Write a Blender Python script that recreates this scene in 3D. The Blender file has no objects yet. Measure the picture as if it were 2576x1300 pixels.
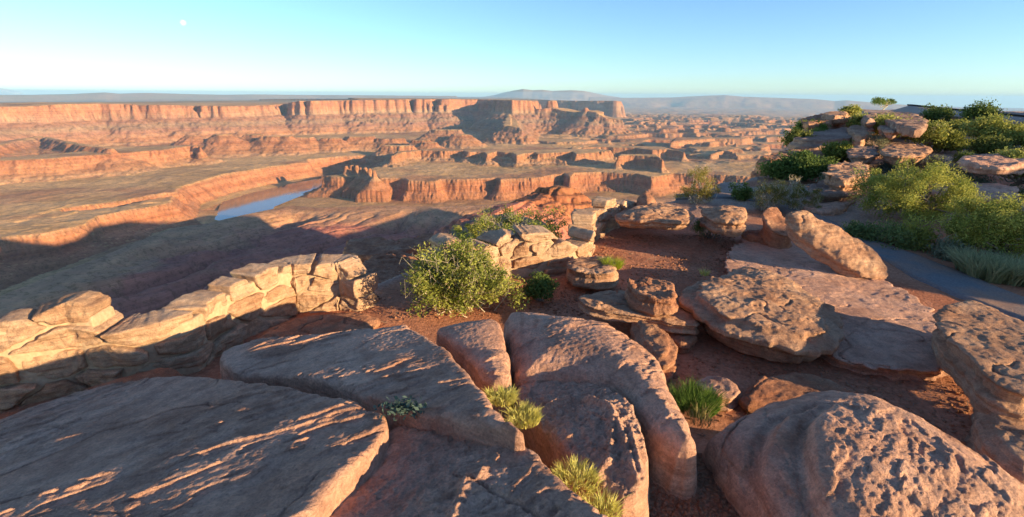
import bpy, math, os
import numpy as np
from mathutils import Vector, Matrix
R_ = math.radians
SC = bpy.context.scene
COL = SC.collection
DBG = os.environ.get('DBG', '')          # only for quick partial tests

# ------------------------------------------------------------------ camera
F_PX, W_PX, H_PX = 500.0, 1024.0, 517.0   # focal length in pixels of the 1024 x 517 frame
PITCH, ROLL = R_(18.07), R_(0.35)
_fw = np.array([0, math.cos(PITCH), -math.sin(PITCH)])
_u0 = np.array([0, math.sin(PITCH), math.cos(PITCH)])
_r0 = np.array([1.0, 0, 0])
CUP = _u0*math.cos(ROLL) - _r0*math.sin(ROLL)
CRT = _r0*math.cos(ROLL) + _u0*math.sin(ROLL)
cam_d = bpy.data.cameras.new('camera')
cam = bpy.data.objects.new('camera', cam_d); COL.objects.link(cam)
cam_d.sensor_width = 36.0; cam_d.lens = 36.0*F_PX/W_PX
cam_d.clip_start = 0.05; cam_d.clip_end = 400000
cam.matrix_world = Matrix([[CRT[i], CUP[i], -_fw[i], 0] for i in range(3)] + [[0, 0, 0, 1]])
SC.camera = cam

# ------------------------------------------------------------------ sky and sun
SUN_AZ, SUN_EL = R_(119.0), R_(10.5)      # clockwise from the view direction (+Y)
SUN_V = np.array([math.sin(SUN_AZ)*math.cos(SUN_EL), math.cos(SUN_AZ)*math.cos(SUN_EL), math.sin(SUN_EL)])
world = bpy.data.worlds.new('World'); SC.world = world; world.use_nodes = True
wn, wl = world.node_tree.nodes, world.node_tree.links
bg = wn['Background']
sky = wn.new('ShaderNodeTexSky'); sky.sky_type = 'NISHITA'; sky.sun_disc = False
sky.sun_elevation = SUN_EL; sky.sun_rotation = SUN_AZ
sky.altitude = 1800; sky.air_density = 1.0; sky.dust_density = 0.6; sky.ozone_density = 1.6
_tc = wn.new('ShaderNodeTexCoord'); _sx = wn.new('ShaderNodeSeparateXYZ'); _cx = wn.new('ShaderNodeCombineXYZ')
_mx = wn.new('ShaderNodeMath'); _mx.operation = 'MAXIMUM'; _mx.inputs[1].default_value = 0.004
wl.new(_tc.outputs['Generated'], _sx.inputs[0])
wl.new(_sx.outputs[0], _cx.inputs[0]); wl.new(_sx.outputs[1], _cx.inputs[1])
wl.new(_sx.outputs[2], _mx.inputs[0]); wl.new(_mx.outputs[0], _cx.inputs[2])
wl.new(_cx.outputs[0], sky.inputs[0])
_hs = wn.new('ShaderNodeMix'); _hs.data_type = 'RGBA'; _hs.blend_type = 'MULTIPLY'; _hs.inputs[0].default_value = 1.0
_hs.inputs[7].default_value = (0.67, 0.86, 1.09, 1)        # cool white balance of this evening sky
wl.new(sky.outputs[0], _hs.inputs[6]); wl.new(_hs.outputs[2], bg.inputs[0]); bg.inputs[1].default_value = 0.110
sun_d = bpy.data.lights.new('sun', 'SUN'); sun = bpy.data.objects.new('sun', sun_d); COL.objects.link(sun)
sun_d.energy = 5.0; sun_d.angle = R_(0.5); sun_d.color = (1.0, 0.77, 0.44)
sun.rotation_euler = Vector(-SUN_V).to_track_quat('-Z', 'Y').to_euler()
SC.view_settings.view_transform = 'Standard'; SC.view_settings.look = 'None'
SC.view_settings.exposure = 1.20; SC.view_settings.gamma = 1.0
SC.cycles.max_bounces = 5; SC.cycles.diffuse_bounces = 3; SC.cycles.glossy_bounces = 2
SC.cycles.transmission_bounces = 2; SC.cycles.transparent_max_bounces = 6; SC.cycles.volume_bounces = 0

# ------------------------------------------------------------------ helpers: rays, noise, polygons, meshes
def ray(px, py):
    """unit-forward ray through a point of the photograph (2576-wide picture coordinates)"""
    u = (np.asarray(px, float)*W_PX/2576.0 - W_PX/2)/F_PX
    v = (H_PX/2 - np.asarray(py, float)*W_PX/2576.0)/F_PX
    return _fw + np.multiply.outer(u, CRT) + np.multiply.outer(v, CUP)
def on_plane(pts, z0, sx=0.0, sy=0.0):
    """where the rays meet the plane z = z0 + sx x + sy y"""
    p = np.asarray(pts, float); d = ray(p[:, 0], p[:, 1])
    t = z0/(d[:, 2] - sx*d[:, 0] - sy*d[:, 1])
    return d*t[:, None]
def at_range(pts):
    """points (px, py, horizontal range)"""
    p = np.asarray(pts, float); d = ray(p[:, 0], p[:, 1])
    return d*(p[:, 2]/np.hypot(d[:, 0], d[:, 1]))[:, None]

_rng = np.random.RandomState(7)
_P = np.concatenate([_rng.permutation(256)]*2).astype(np.int32)
_ga = _rng.rand(256)*2*np.pi
_GX, _GY = np.cos(_ga).astype(np.float32), np.sin(_ga).astype(np.float32)
_g3 = _rng.normal(size=(256, 3)); _g3 = (_g3/np.linalg.norm(_g3, axis=1)[:, None]).astype(np.float32)
def pn2(x, y, s=0):
    x = np.asarray(x, np.float32) + 37.17*s; y = np.asarray(y, np.float32) - 91.7*s
    xf, yf = np.floor(x), np.floor(y)
    xi, yi = xf.astype(np.int32) & 255, yf.astype(np.int32) & 255
    fx, fy = x-xf, y-yf
    u, v = fx*fx*fx*(fx*(fx*6-15)+10), fy*fy*fy*(fy*(fy*6-15)+10)
    x1, y1 = (xi+1) & 255, (yi+1) & 255
    def g(a, b, dx, dy):
        h = _P[_P[a]+b]; return _GX[h]*dx + _GY[h]*dy
    n0 = g(xi, yi, fx, fy); n1 = g(x1, yi, fx-1, fy); n2 = g(xi, y1, fx, fy-1); n3 = g(x1, y1, fx-1, fy-1)
    a = n0+u*(n1-n0); b = n2+u*(n3-n2)
    return (a+v*(b-a))*1.5
def fbm2(x, y, o=4, s=0, lac=2.03, g=0.5):
    r = 0; a = 1.0; n = 0
    for i in range(o):
        r = r + a*pn2(x, y, s+i*3.3); n += a; a *= g; x = x*lac; y = y*lac
    return r/n
def rid2(x, y, o=4, s=0):
    r = 0; a = 1.0; n = 0
    for i in range(o):
        r = r + a*(1-2*np.abs(pn2(x, y, s+i*5.1))); n += a; a *= 0.5; x = x*2.07; y = y*2.07
    return r/n
def pn3(x, y, z):
    xf, yf, zf = np.floor(x), np.floor(y), np.floor(z)
    xi, yi, zi = [(a.astype(np.int32)) & 255 for a in (xf, yf, zf)]
    fx, fy, fz = x-xf, y-yf, z-zf
    u, v, w = [a*a*a*(a*(a*6-15)+10) for a in (fx, fy, fz)]
    def g(i, j, k):
        h = _P[_P[_P[(xi+i) & 255]+((yi+j) & 255)]+((zi+k) & 255)]
        q = _g3[h]; return q[..., 0]*(fx-i)+q[..., 1]*(fy-j)+q[..., 2]*(fz-k)
    L = lambda a, b, t: a+t*(b-a)
    return L(L(L(g(0,0,0), g(1,0,0), u), L(g(0,1,0), g(1,1,0), u), v),
             L(L(g(0,0,1), g(1,0,1), u), L(g(0,1,1), g(1,1,1), u), v), w)*1.3
def fbm3(p, f, o=3, s=0, g=0.5):
    r = 0; a = 1.0; n = 0
    for i in range(o):
        q = (p*f + 17.3*s + 5.7*i).astype(np.float32); r = r+a*pn3(q[:, 0], q[:, 1], q[:, 2]); n += a; a *= g; f *= 2.1
    return r/n
def sstep(a, b, x):
    t = np.clip((x-a)/(b-a), 0, 1); return t*t*(3-2*t)
def smin(a, b, k):
    h = np.clip(0.5+0.5*(b-a)/k, 0, 1); return b+(a-b)*h-k*h*(1-h)
def smax(a, b, k): return -smin(-a, -b, k)
def poly_sd(x, y, poly, val=None, closed=True):
    """signed distance (negative inside) to a polygon; also the value carried by its nearest edge point"""
    n = len(poly); best = np.full(x.shape, 1e18, np.float32); ins = np.zeros(x.shape, bool)
    vv = np.zeros(x.shape, np.float32) if val is not None else None
    for i in range(n if closed else n-1):
        a, b = poly[i], poly[(i+1) % n]
        ex, ey = b[0]-a[0], b[1]-a[1]; L2 = ex*ex+ey*ey+1e-12
        dx, dy = x-a[0], y-a[1]
        t = np.clip((dx*ex+dy*ey)/L2, 0, 1)
        d = (dx-t*ex)**2+(dy-t*ey)**2
        m = d < best; best[m] = d[m]
        if vv is not None: vv[m] = (val[i]+t*(val[(i+1) % n]-val[i]))[m]
        if closed and ey != 0:
            c = ((a[1] > y) != (b[1] > y)) & (x < ex*(y-a[1])/ey+a[0]); ins ^= c
    d = np.sqrt(best)
    if closed: d = np.where(ins, -d, d)
    return (d, vv) if val is not None else d
def smooth_poly(p, it=2):
    p = np.asarray(p, float)
    for _ in range(it):
        q = np.roll(p, -1, 0); p = np.stack([0.75*p+0.25*q, 0.25*p+0.75*q], 1).reshape(-1, p.shape[1])
    return p

def mesh(name, v, f, mat=None, smooth=True, col=None):
    v = np.asarray(v, np.float32); f = np.asarray(f, np.int32)
    me = bpy.data.meshes.new(name); k = f.shape[1]
    me.vertices.add(len(v)); me.vertices.foreach_set('co', v.ravel())
    me.loops.add(f.size); me.loops.foreach_set('vertex_index', f.ravel())
    me.polygons.add(len(f)); me.polygons.foreach_set('loop_start', np.arange(0, f.size, k, dtype=np.int32))
    me.update(calc_edges=True)
    if smooth: me.polygons.foreach_set('use_smooth', np.ones(len(f), bool))
    if col is not None:
        a = me.color_attributes.new('tint', 'FLOAT_COLOR', 'POINT')
        a.data.foreach_set('color', np.c_[col, np.ones(len(col))].astype(np.float32).ravel())
    if mat: me.materials.append(mat)
    return me
def link(name, me, parent=None, loc=None):
    o = bpy.data.objects.new(name, me); COL.objects.link(o)
    if parent: o.parent = parent
    if loc is not None: o.location = loc
    return o
def tag(o, label=None, cat=None, group=None, kind=None):
    if label: o['label'] = label
    if cat: o['category'] = cat
    if group: o['group'] = group
    if kind or cat: o['kind'] = kind or 'thing'
    return o
def grid_faces(nu, nv, keep=None):
    i = np.arange(nu*nv).reshape(nu, nv)
    f = np.stack([i[:-1, :-1], i[1:, :-1], i[1:, 1:], i[:-1, 1:]], -1)
    f = f[keep] if keep is not None else f.reshape(-1, 4)
    return f.reshape(-1, 4)
def compact(v, f, col=None):
    u, inv = np.unique(f.ravel(), return_inverse=True)
    return v[u], inv.reshape(f.shape), (None if col is None else col[u])

# ------------------------------------------------------------------ materials
def nmat(name, rough=0.9, spec=0.2):
    m = bpy.data.materials.new(name); m.use_nodes = True
    b = m.node_tree.nodes['Principled BSDF']; b.inputs['Roughness'].default_value = rough
    b.inputs['Specular IOR Level'].default_value = spec
    return m, m.node_tree.nodes, m.node_tree.links, b
def N(ns, t, **kw):
    n = ns.new('ShaderNode'+t)
    for k, v in kw.items():
        if k in n.inputs.keys(): n.inputs[k].default_value = v
        else: setattr(n, k, v)
    return n
def ramp(ns, stops):
    r = ns.new('ShaderNodeValToRGB'); e = r.color_ramp.elements
    while len(e) < len(stops): e.new(0.5)
    for el, (p, c) in zip(e, stops): el.position = p; el.color = (c if len(c) == 4 else (*c, 1))
    return r
def mixc(ns, ls, fac, a, b, mode='MIX'):
    m = ns.new('ShaderNodeMix'); m.data_type = 'RGBA'; m.blend_type = mode
    for s, i in ((fac, 0), (a, 6), (b, 7)):
        if hasattr(s, 'is_output'): ls.new(s, m.inputs[i])
        else: m.inputs[i].default_value = s if i == 0 else (*s, 1)
    return m.outputs[2]
def bump(ns, ls, bsdf, h, dist, strength=1.0, prev=None):
    b = ns.new('ShaderNodeBump'); b.inputs['Distance'].default_value = dist; b.inputs['Strength'].default_value = strength
    ls.new(h, b.inputs['Height'])
    if prev: ls.new(prev, b.inputs['Normal'])
    ls.new(b.outputs[0], bsdf.inputs['Normal']); return b.outputs[0]
# ------------------------------------------------------------------ the canyon: one height field of real size (metres)
AZ0, AZ1, NAZ = R_(-54), R_(56), 1120
rows = [230.0]
while rows[-1] < 70000:
    r = rows[-1]
    rows.append(r + (r*0.0027 if r < 4200 else (11.5 if r < 9800 else (r-9800)*0.012+12)))
rr = np.array(rows); az = np.linspace(AZ0, AZ1, NAZ)
CX = (rr[:, None]*np.sin(az)[None]).astype(np.float32); CY = (rr[:, None]*np.cos(az)[None]).astype(np.float32)
CR = np.hypot(CX, CY)
n1 = fbm2(CX/900, CY/900, 5, 1); n2 = fbm2(CX/160, CY/160, 4, 2); n3 = fbm2(CX/45, CY/45, 3, 3)
BENCH = -450.0
H = BENCH + 14*n1 + 3*n2
H = H + 4*(rid2(CX/170+.3*n1, CY/170, 3, 25)-.3)*sstep(1500, 2200, CR)*sstep(7000, 5000, CR)
# far basin: broken benchland
bas = sstep(0.02, 0.30, np.arctan2(CX, CY)) * sstep(3600, 5200, CR)
tn = fbm2(CX/1500, CY/1100, 5, 9) + 0.25*rid2(CX/420, CY/420, 3, 4)
q = tn*4.2; ql = np.floor(q); qf = q-ql
terr = (ql + sstep(0.0, 0.22, qf))*46
H = H + bas*(terr*1.0 - 60)
# everywhere between the cliffs: low ledges
q = (fbm2(CX/420, CY/420, 4, 21) + 0.15*n2)*3.5; ql = np.floor(q); led = (ql+sstep(0, .16, q-ql))*5
H = H + led*sstep(-.05, .25, fbm2(CX/1400, CY/1400, 3, 23))*.7*sstep(1500, 2600, CR)*(1-bas)
RED = np.zeros_like(H)            # how strongly a place is red cliff rock, for the colour

def region(poly, pad):
    lo = poly.min(0)-pad; hi = poly.max(0)+pad
    return (CX > lo[0]) & (CX < hi[0]) & (CY > lo[1]) & (CY < hi[1])
def plateau(pts, cliff, cw, talus, reach, warp=(120, 25), flute=(22, 5), back=None, crown=0.0, ledges=0, sm=4.0, gully=0.0):
    """raise a mesa: pts are points of its rim (x, y, z); a cliff, then a talus apron of the given slope"""
    global H
    pts = np.asarray(pts, float); m = region(pts[:, :2], reach)
    x, y = CX[m], CY[m]
    d, zr = poly_sd(x, y, pts[:, :2], pts[:, 2])
    w = warp[1]*fbm2(x/warp[0], y/warp[0], 3, 31)
    rg = rid2(x/flute[0]*.7, y/flute[0]*.7, 3, 33); w = w + flute[1]*1.3*(rg-0.3)*(.6+.8*np.clip(pn2(x/flute[0]/4, y/flute[0]/4, 35)+.4, 0, 1))
    w = w + 0.5*flute[1]*pn2(x/(flute[0]*.45), y/(flute[0]*.45), 34)
    dd = d + w
    top = zr + 0*dd + 3*n2[m] + crown*np.clip(-d, 0, 400)/400
    if back is not None: top = np.where(d < 0, top + (back-top)*sstep(0, 9000, -d), top)
    t = np.clip(dd/cw, 0, 1)
    if ledges:
        tt = t*ledges; tl = np.floor(tt); t = (tl + sstep(0.35, 1.0, tt-tl))/ledges; t = np.clip(t, 0, 1)
    else: t = t
    far = np.clip(dd-cw, 0, None)
    gl = gully*(1-2*np.abs(fbm2(x/(70), y/(70), 3, 41)))*np.clip(far/60, 0, 1)
    cliff_ = cliff(zr) if callable(cliff) else cliff
    low = top - cliff_*t - talus*far*(1.0-0.25*np.clip(far/reach, 0, 1)) + gl*np.exp(-far/400)*18
    h = H[m]; new = smax(h, low, sm)
    RED[m] = np.where(low > h-1, np.clip(dd/max(cw*.3, 1)+.4, 0, 1), RED[m])
    H[m] = new
def carve(poly, floor, cliff, cw, talus, reach, warp=(90, 18), flute=(20, 6), ledges=3):
    """cut a gorge: poly is its rim on the bench"""
    global H
    poly = np.asarray(poly, float); m = region(poly, 80)
    x, y = CX[m], CY[m]
    d = -poly_sd(x, y, poly[:, :2])
    w = warp[1]*fbm2(x/warp[0], y/warp[0], 3, 51) + flute[1]*(1-2*np.abs(pn2(x/flute[0], y/flute[0], 53)))
    w = w + .5*flute[1]*pn2(x/(flute[0]*.4), y/(flute[0]*.4), 54)
    dd = d + w - flute[1]*.5
    t = np.clip(dd/cw, 0, 1); tt = t*ledges; tl = np.floor(tt); t = np.clip((tl+sstep(.3, 1, tt-tl))/ledges, 0, 1)
    far = np.clip(dd-cw, 0, None)
    low = H[m] - cliff*t - talus(x, y)*far
    fl = floor + 4*n2[m]
    new = np.where(dd > 0, np.maximum(np.minimum(H[m], low), np.minimum(fl, H[m])), H[m])
    RED[m] = np.where(dd > 0, np.clip(dd/8, 0, 1), RED[m])
    H[m] = new

B = lambda pts, z: on_plane(pts, z)
# river gorge, rim traced along the left benches, round the far bend and back along the peninsula and the near bench
gorge = [(-260,690),(-120,640),(0,604),(110,592),(200,572),(243,546),(330,528),(437,510),(562,492),(470,492),(300,516),(158,530),(150,524),(300,506),(440,485),
         (500,462),(594,438),(677,444),(650,427),(741,422),(782,421),(772,402),(860,394),(985,388),(1010,392),(975,404),(938,424),(872,440),(816,444),(850,447),(945,443),(960,450),(978,450),(1017,450),(1030,456),
         (1096,457),(1110,452),(1172,452),(1250,449),(1258,454),(1290,450),(1326,450),(1400,440),(1423,436),(1434,446),(1447,436),(1512,434),(1601,438),(1640,446),(1696,436),(1800,440),(1900,446),(2000,450),
         (2100,470),(2100,520),(1900,500),(1700,500),(1500,505),(1280,515),(1106,521),(950,519),(860,523),(797,524),(731,519),(610,543),(516,565),(430,575),(250,640),(0,735),(-260,840)]
carve(B(gorge, BENCH), -551, 58, 26, lambda x, y: 0.44+0.5*sstep(-.42, -.36, x/y), 0, ledges=3)
RIVER = [(588,548),(588,514),(620,500),(653,488),(716,473),(778,459),(830,451),(900,442),(905,447),(840,458),(798,466),(781,472),(728,479),(678,491),(647,506),(619,526),(616,548)]
rvp = on_plane(RIVER, -545)[:, :2]; m_ = region(rvp, 330); dq = poly_sd(CX[m_], CY[m_], rvp)+12*pn2(CX[m_]/60, CY[m_]/60, 59); H[m_] = np.minimum(H[m_], -550+np.clip(.3*dq, -6, 0)+.07*np.clip(dq, 0, 400)+1.1*np.clip(dq-150, 0, None))
# inner dark side channel behind the gorge
# main mesa across the canyon
LZ = lambda p: at_range(p)
mesa = [(-330,272,6000),(-60,270,6000),(60,268,6050),(140,263,6100),(230,261,6300),(330,262,6200),(345,264,6500),(420,264,6350),(480,266,6350),(488,266,6700),(500,266,6400),(560,267,6400),(640,266,6500),(690,264,6900),(708,262,7500),(733,258,6900),(752,254,6750),(768,254,6950),(780,254,6750),
        (850,253,6950),(900,252,6900),(985,251,7000),(1020,250,7000),(1034,250,7400),(1048,250,7150),(1085,250,7200),(1098,250,7400),(1110,250,7100),(1135,249,7150),(1160,250,7900),(1205,250,8000),(1245,251,7700),(1256,252,6700),(1290,252,6600),(1333,253,6700),(1345,256,7300),(1350,254,8500)]
mesa = LZ(mesa)
mb = LZ([(1300,246,20000),(600,246,21000),(-500,250,21000)])
plateau(np.r_[mesa, mb], lambda z: 85+70*sstep(-170, -70, z), 45, 0.62, 1500, warp=(420, 60), flute=(110, 34), ledges=2, gully=1.0, sm=6)
# the ridge that runs out from the mesa's corner, its butte and its towers
def spot(px, py, R, rad, n=9, sq=1.0, s=1):
    c = LZ([(px, py, R)])[0]; a = np.linspace(0, 2*np.pi, n, endpoint=False); g = np.random.RandomState(s)
    k = rad*(0.75+0.5*g.rand(n))
    return np.c_[c[0]+k*np.cos(a), c[1]+k*sq*np.sin(a), np.full(n, c[2])]
ridge = LZ([(1338,275,6700),(1390,272,6700),(1440,283,6550),(1475,278,6500),(1500,284,6350),(1530,300,6300),(1560,302,6500),(1500,283,7100),(1400,274,7300)])
plateau(ridge, 90, 60, 0.55, 1100, warp=(200, 40), flute=(80, 26), gully=1.2, ledges=2)
plateau(spot(1390, 254, 6900, 52, s=3), 120, 40, 0.8, 420, warp=(90, 10), flute=(40, 10))
plateau(spot(1474, 271, 6500, 22, s=4), 55, 40, 0.8, 300, warp=(90, 8), flute=(40, 8))
# spur in front of the mesa's corner
spur = LZ([(1262,316,5150),(1290,318,5100),(1310,322,5050),(1300,300,5900),(1280,285,6400),(1270,300,5800)])
plateau(spur, 50, 30, .6, 700, warp=(120, 22), flute=(60, 18), gully=1)
# farther blue mesa behind, right of the corner
fm = LZ([(1340,249,12500),(1430,250,12000),(1520,250,11500),(1552,251,11300),(1560,250,12500)])
plateau(np.r_[fm, LZ([(1500,243,30000),(1200,243,30000)])], 330, 130, .6, 2500, warp=(700, 120), flute=(240, 70), sm=10)
# foothill ledges in front of the big mesa
for i, (px, py, Rg, rad, sq, hgt) in enumerate([(640,338,4700,90,.5,36),(700,342,4500,120,.4,32),(560,338,4600,70,.5,30),(760,345,4550,90,.5,34),(830,347,4500,80,.5,36),(905,343,4600,140,.4,34),(985,348,4500,120,.4,44),
        (1060,352,4250,70,.6,40),(480,340,4700,50,.5,30),(1120,326,4900,150,.25,50),(1160,338,4700,110,.3,40),(1000,366,4050,150,.35,58),(1080,358,4150,60,.4,40)]):
    p = spot(px, py, Rg, rad, sq=sq, s=i+11); plateau(p, hgt*.55, 18, .7, 260, warp=(60, 20), flute=(26, 10), gully=.5)
# red hills on the left
def zridge(pts, z, **k):
    plateau(np.c_[on_plane(pts, z)[:, :2], np.full(len(pts), z)], **k)
zridge([(-330,436),(-150,414),(0,404),(120,399),(250,389),(400,377),(478,367),(505,370),(478,364),(380,368),(250,378),(0,396),(-330,420)], -345, cliff=70, cw=45, talus=.55, reach=420, warp=(150, 30), flute=(55, 16), gully=.9, ledges=2)
zridge([(-330,395),(-60,378),(20,360),(70,350),(98,343),(108,343),(140,354),(200,366),(280,374),(200,360),(100,341),(0,356),(-330,385)], -318, cliff=50, cw=50, talus=.48, reach=420, warp=(150, 30), flute=(55, 14), gully=.8)
# red second tier on the peninsula and beyond
zridge([(985,392),(1015,382),(1060,378),(1120,380),(1170,379),(1180,383),(1215,382),(1225,388),(1250,381),(1290,384),(1300,391),(1330,386),(1345,382),(1352,388),(1400,384),(1440,381),(1450,388),(1500,384),(1535,378),(1500,374),(1300,377),(1100,373),(1000,380)], -385, cliff=42, cw=26, talus=.55, reach=170, warp=(70, 22), flute=(30, 14), gully=.7, ledges=2)
zridge([(1180,394),(1240,398),(1300,402),(1390,400),(1420,402),(1380,396),(1250,393)], -418, cliff=20, cw=16, talus=.5, reach=90, warp=(50, 16), flute=(24, 10))
zridge([(1555,393),(1590,391),(1650,394),(1665,400),(1650,388),(1560,387)], -370, cliff=60, cw=26, talus=.8, reach=150, warp=(60, 14), flute=(26, 9))
zridge([(1460,372),(1520,370),(1600,372),(1640,378),(1680,376),(1720,381),(1660,368),(1500,364)], -385, cliff=46, cw=20, talus=.7, reach=120, warp=(60, 16), flute=(30, 12))
zridge([(1690,356),(1730,352),(1800,349),(1870,350),(1890,345),(1700,346)], -400, cliff=60, cw=26, talus=.3, reach=130, warp=(90, 20), flute=(40, 12))
zridge([(1790,386),(1815,379),(1840,381),(1856,387),(1830,378)], -410, cliff=40, cw=20, talus=.8, reach=90, warp=(60, 12), flute=(30, 9))
zridge([(1230,345),(1300,350),(1400,358),(1480,356),(1500,352),(1300,342)], -425, cliff=22, cw=18, talus=.4, reach=200, warp=(120, 40), flute=(40, 16))
# red spires on the gorge rim
for i, (px, py, rad) in enumerate([(872,417,10),(885,415,12),(898,416,11),(908,421,8),(920,421,10),(931,424,9),(942,428,8)]):
    c = on_plane([(px, py+17)], -430)[0]; tp = LZ([(px, py, np.hypot(c[0], c[1]))])[0]
    a = np.linspace(0, 2*np.pi, 8, endpoint=False)
    plateau(np.c_[c[0]+rad*np.cos(a), c[1]+rad*1.3*np.sin(a), np.full(8, tp[2])], 38, 9, 1.1, 80, warp=(20, 3), flute=(10, 3), sm=1)
# near bench with gullied sandy flank, and the talus under our own cliff
az_ = np.arctan2(CX, CY)
crest = on_plane([(-300,860),(0,745),(250,648),(440,573),(516,563),(610,541),(731,517),(797,522),(860,521),(950,517),(1106,520),(1280,514),(1500,505),(1700,500),(2100,520)], -432)
cR = np.interp(az_, np.arctan2(crest[:, 0], crest[:, 1]), np.hypot(crest[:, 0], crest[:, 1]))
s_in = cR - CR                                   # metres on our side of the crest
near = s_in > -40
wv = fbm2(CX/260, CY/260, 3, 61)
gx = (CX*0.80-CY*0.60)/190+.55*wv; gy = (CX*0.6+CY*.8)/900
gul = np.clip(1-np.abs(pn2(gx+.3, gy, 62))*2.9, 0, 1)**1.5
gul2 = np.clip(1-np.abs(pn2(gx*3.1+3, gy*3.4, 63))*2.6, 0, 1)**2
flank = -432 - 0.07*np.clip(s_in, 0, 900) - 74*gul*sstep(30, 240, s_in) - 7*gul2*sstep(30, 160, s_in) + 16*wv*sstep(0, 300, s_in) + 15*(rid2(gx*1.9+7, gy*2.6, 4, 68)-.2)*sstep(120, 420, s_in)*sstep(1800, 1350, CR) + 3*(rid2(CX/30, CY/30, 3, 69)-.2)*sstep(60, 300, s_in)
tal_a = np.interp(np.degrees(az_), [-60, -40, -20, -8, 0, 8, 20, 60], [300, 300, 300, 360, 430, 480, 520, 520])
tal = -215 - 0.62*(CR-tal_a*0.6) + 40*fbm2(CX/200, CY/200, 4, 66) + 14*rid2(CX/60, CY/60, 3, 67)
nb = np.maximum(flank, smin(tal, np.full_like(tal, -20.0), 20))
nb = np.where(s_in > 0, nb, -432 - 0.5*np.clip(-s_in, 0, 400))
H = np.where(near, np.where(s_in > 0, nb, np.maximum(H, nb)), H)
RED = np.where(near, 0.15+.6*np.clip(gul*sstep(20, 200, s_in), 0, 1) + .6*sstep(-30, 30, tal-flank), RED)
# the red knob close under the point
dome = LZ([(1372,474,450),(1400,470,450),(1425,472,455),(1440,480,470),(1400,472,520),(1380,472,505)])
plateau(dome, 34, 64, .95, 400, warp=(36, 8), flute=(15, 6), gully=.5, ledges=6, sm=2)
nose = LZ([(1180,560,255),(1215,548,270),(1262,527,300),(1300,512,360),(1330,500,420),(1360,485,450),(1370,500,410),(1330,520,360),(1290,545,300),(1240,580,255)])
plateau(nose, 12, 26, .9, 260, warp=(40, 12), flute=(14, 5), gully=.8, ledges=4, sm=2)
# our own plateau continuing to the right and behind (out of frame): it throws the big evening shadow on the floor below
far_ = sstep(9500, 26000, CR)
top_far = np.interp(np.degrees(az_), [-54, -45, -35, -25, -12, 0, 3, 8, 15, 25, 35, 45, 56],
                    [-470, -440, -330, -300, -240, -170, -250, -700, -760, -720, -820, -900, -950])
lowland = top_far + (n1*60+tn*70)*np.clip((70000-CR)/40000, 0.15, 1)
H = H*(1-far_) + far_*np.where(bas > .5, lowland, np.maximum(lowland, -9999))
# mountains and the long swells on the skyline
def skyline(pts, R0, wid):
    global H
    p = np.asarray(pts, float); w = LZ(np.c_[p, np.full(len(p), R0)])
    zt = np.interp(az_, np.arctan2(w[:, 0], w[:, 1]), w[:, 2], left=-3000, right=-3000)
    m = np.abs(CR-R0) < wid
    k = np.clip(1-np.abs(CR-R0)/wid, 0, 1)
    rough = (0.75+0.25*fbm2(CX/2600, CY/2600, 4, 71))
    h = zt - (1-k**0.8)*wid*0.10*(1.3-rough)*4
    H[m] = np.maximum(H[m], h[m])
skyline([(1200,246),(1245,239),(1262,234),(1290,228),(1316,224),(1340,227),(1365,226),(1390,229),(1405,228),(1440,227),(1470,229),(1500,235),(1525,240),(1560,245)], 50000, 9000)
skyline([(-200,240),(0,238),(80,238),(180,236),(262,232),(300,235),(370,233),(470,236),(560,238),(640,237),(720,238),(900,239),(1150,241)], 34000, 5000)
skyline([(1480,244),(1580,246),(1690,245),(1740,242),(1790,240),(1826,239),(1870,243),(1960,246),(2050,249),(2100,254),(2130,252),(2200,258),(2300,265),(2400,271),(2440,276),(2520,284),(2545,278),(2620,279),(2800,285)], 42000, 6000)
print('canyon', H.shape)
# colour by rock layer, slope and cover (shade tone is painted into the low near flank)
gz_r = np.gradient(H, axis=0)/np.gradient(CR, axis=0); gz_a = np.gradient(H, axis=1)/(CR*(az[1]-az[0]))
slope = np.hypot(gz_r, gz_a)
st = np.maximum(sstep(.35, .95, slope), RED*sstep(.10, .25, slope)*.9)
zb = H + 9*n2 + 12*n1
def C(*a): return np.array(a, np.float32)
olive = C(.62,.39,.17); olive2 = C(.74,.48,.24); red = C(.37,.155,.078); red2 = C(.45,.21,.115); tanc = C(.46,.28,.155); grey = C(.33,.225,.155); purp = C(.35,.185,.125); pale = C(.54,.38,.24)
def mix(a, b, t): return a + (b-a)*t[..., None]
k = np.clip(.5+1.1*fbm2(CX/500, CY/240, 4, 81), 0, 1)
flatc = mix(np.broadcast_to(olive, H.shape+(3,)), olive2, k)
flatc = mix(flatc, red2, np.clip(sstep(-.05, .4, fbm2(CX/700, CY/500, 4, 83))*.7 + bas*.25, 0, 1))
band = np.sin(zb/7.0)*.5+.5; band2 = np.sin(zb/23.0+1)*.5+.5
cl = mix(mix(np.broadcast_to(red, H.shape+(3,)), red2, band), tanc, band2*.35)
up = sstep(-330, -200, H)*sstep(3500, 4200, CR)
chin = mix(mix(np.broadcast_to(grey, H.shape+(3,)), purp, np.clip(.5+.5*np.sin(zb/15.), 0, 1)), pale, np.clip(np.sin(zb/31.+2)-.45, 0, 1))
chin = mix(chin, red2, sstep(-215, -165, H-30*n1)*.85)
cl = mix(cl, chin, sstep(-410, -350, H)*sstep(4300, 5200, CR)*sstep(-100, -60, -np.abs(H+300)+80+100))
rim = sstep(-458, -440, H)*sstep(-425, -440, H)*.6*sstep(1400, 2000, CR)
cl = mix(cl, pale, rim)
cc = mix(flatc, cl, st)
nearc = (near & (s_in > 0))
lay = np.clip(.5+2.2*fbm2(gx*1.5+4, gy*5+H/60., 4, 85), 0, 1)*sstep(60, 380, s_in)
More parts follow.
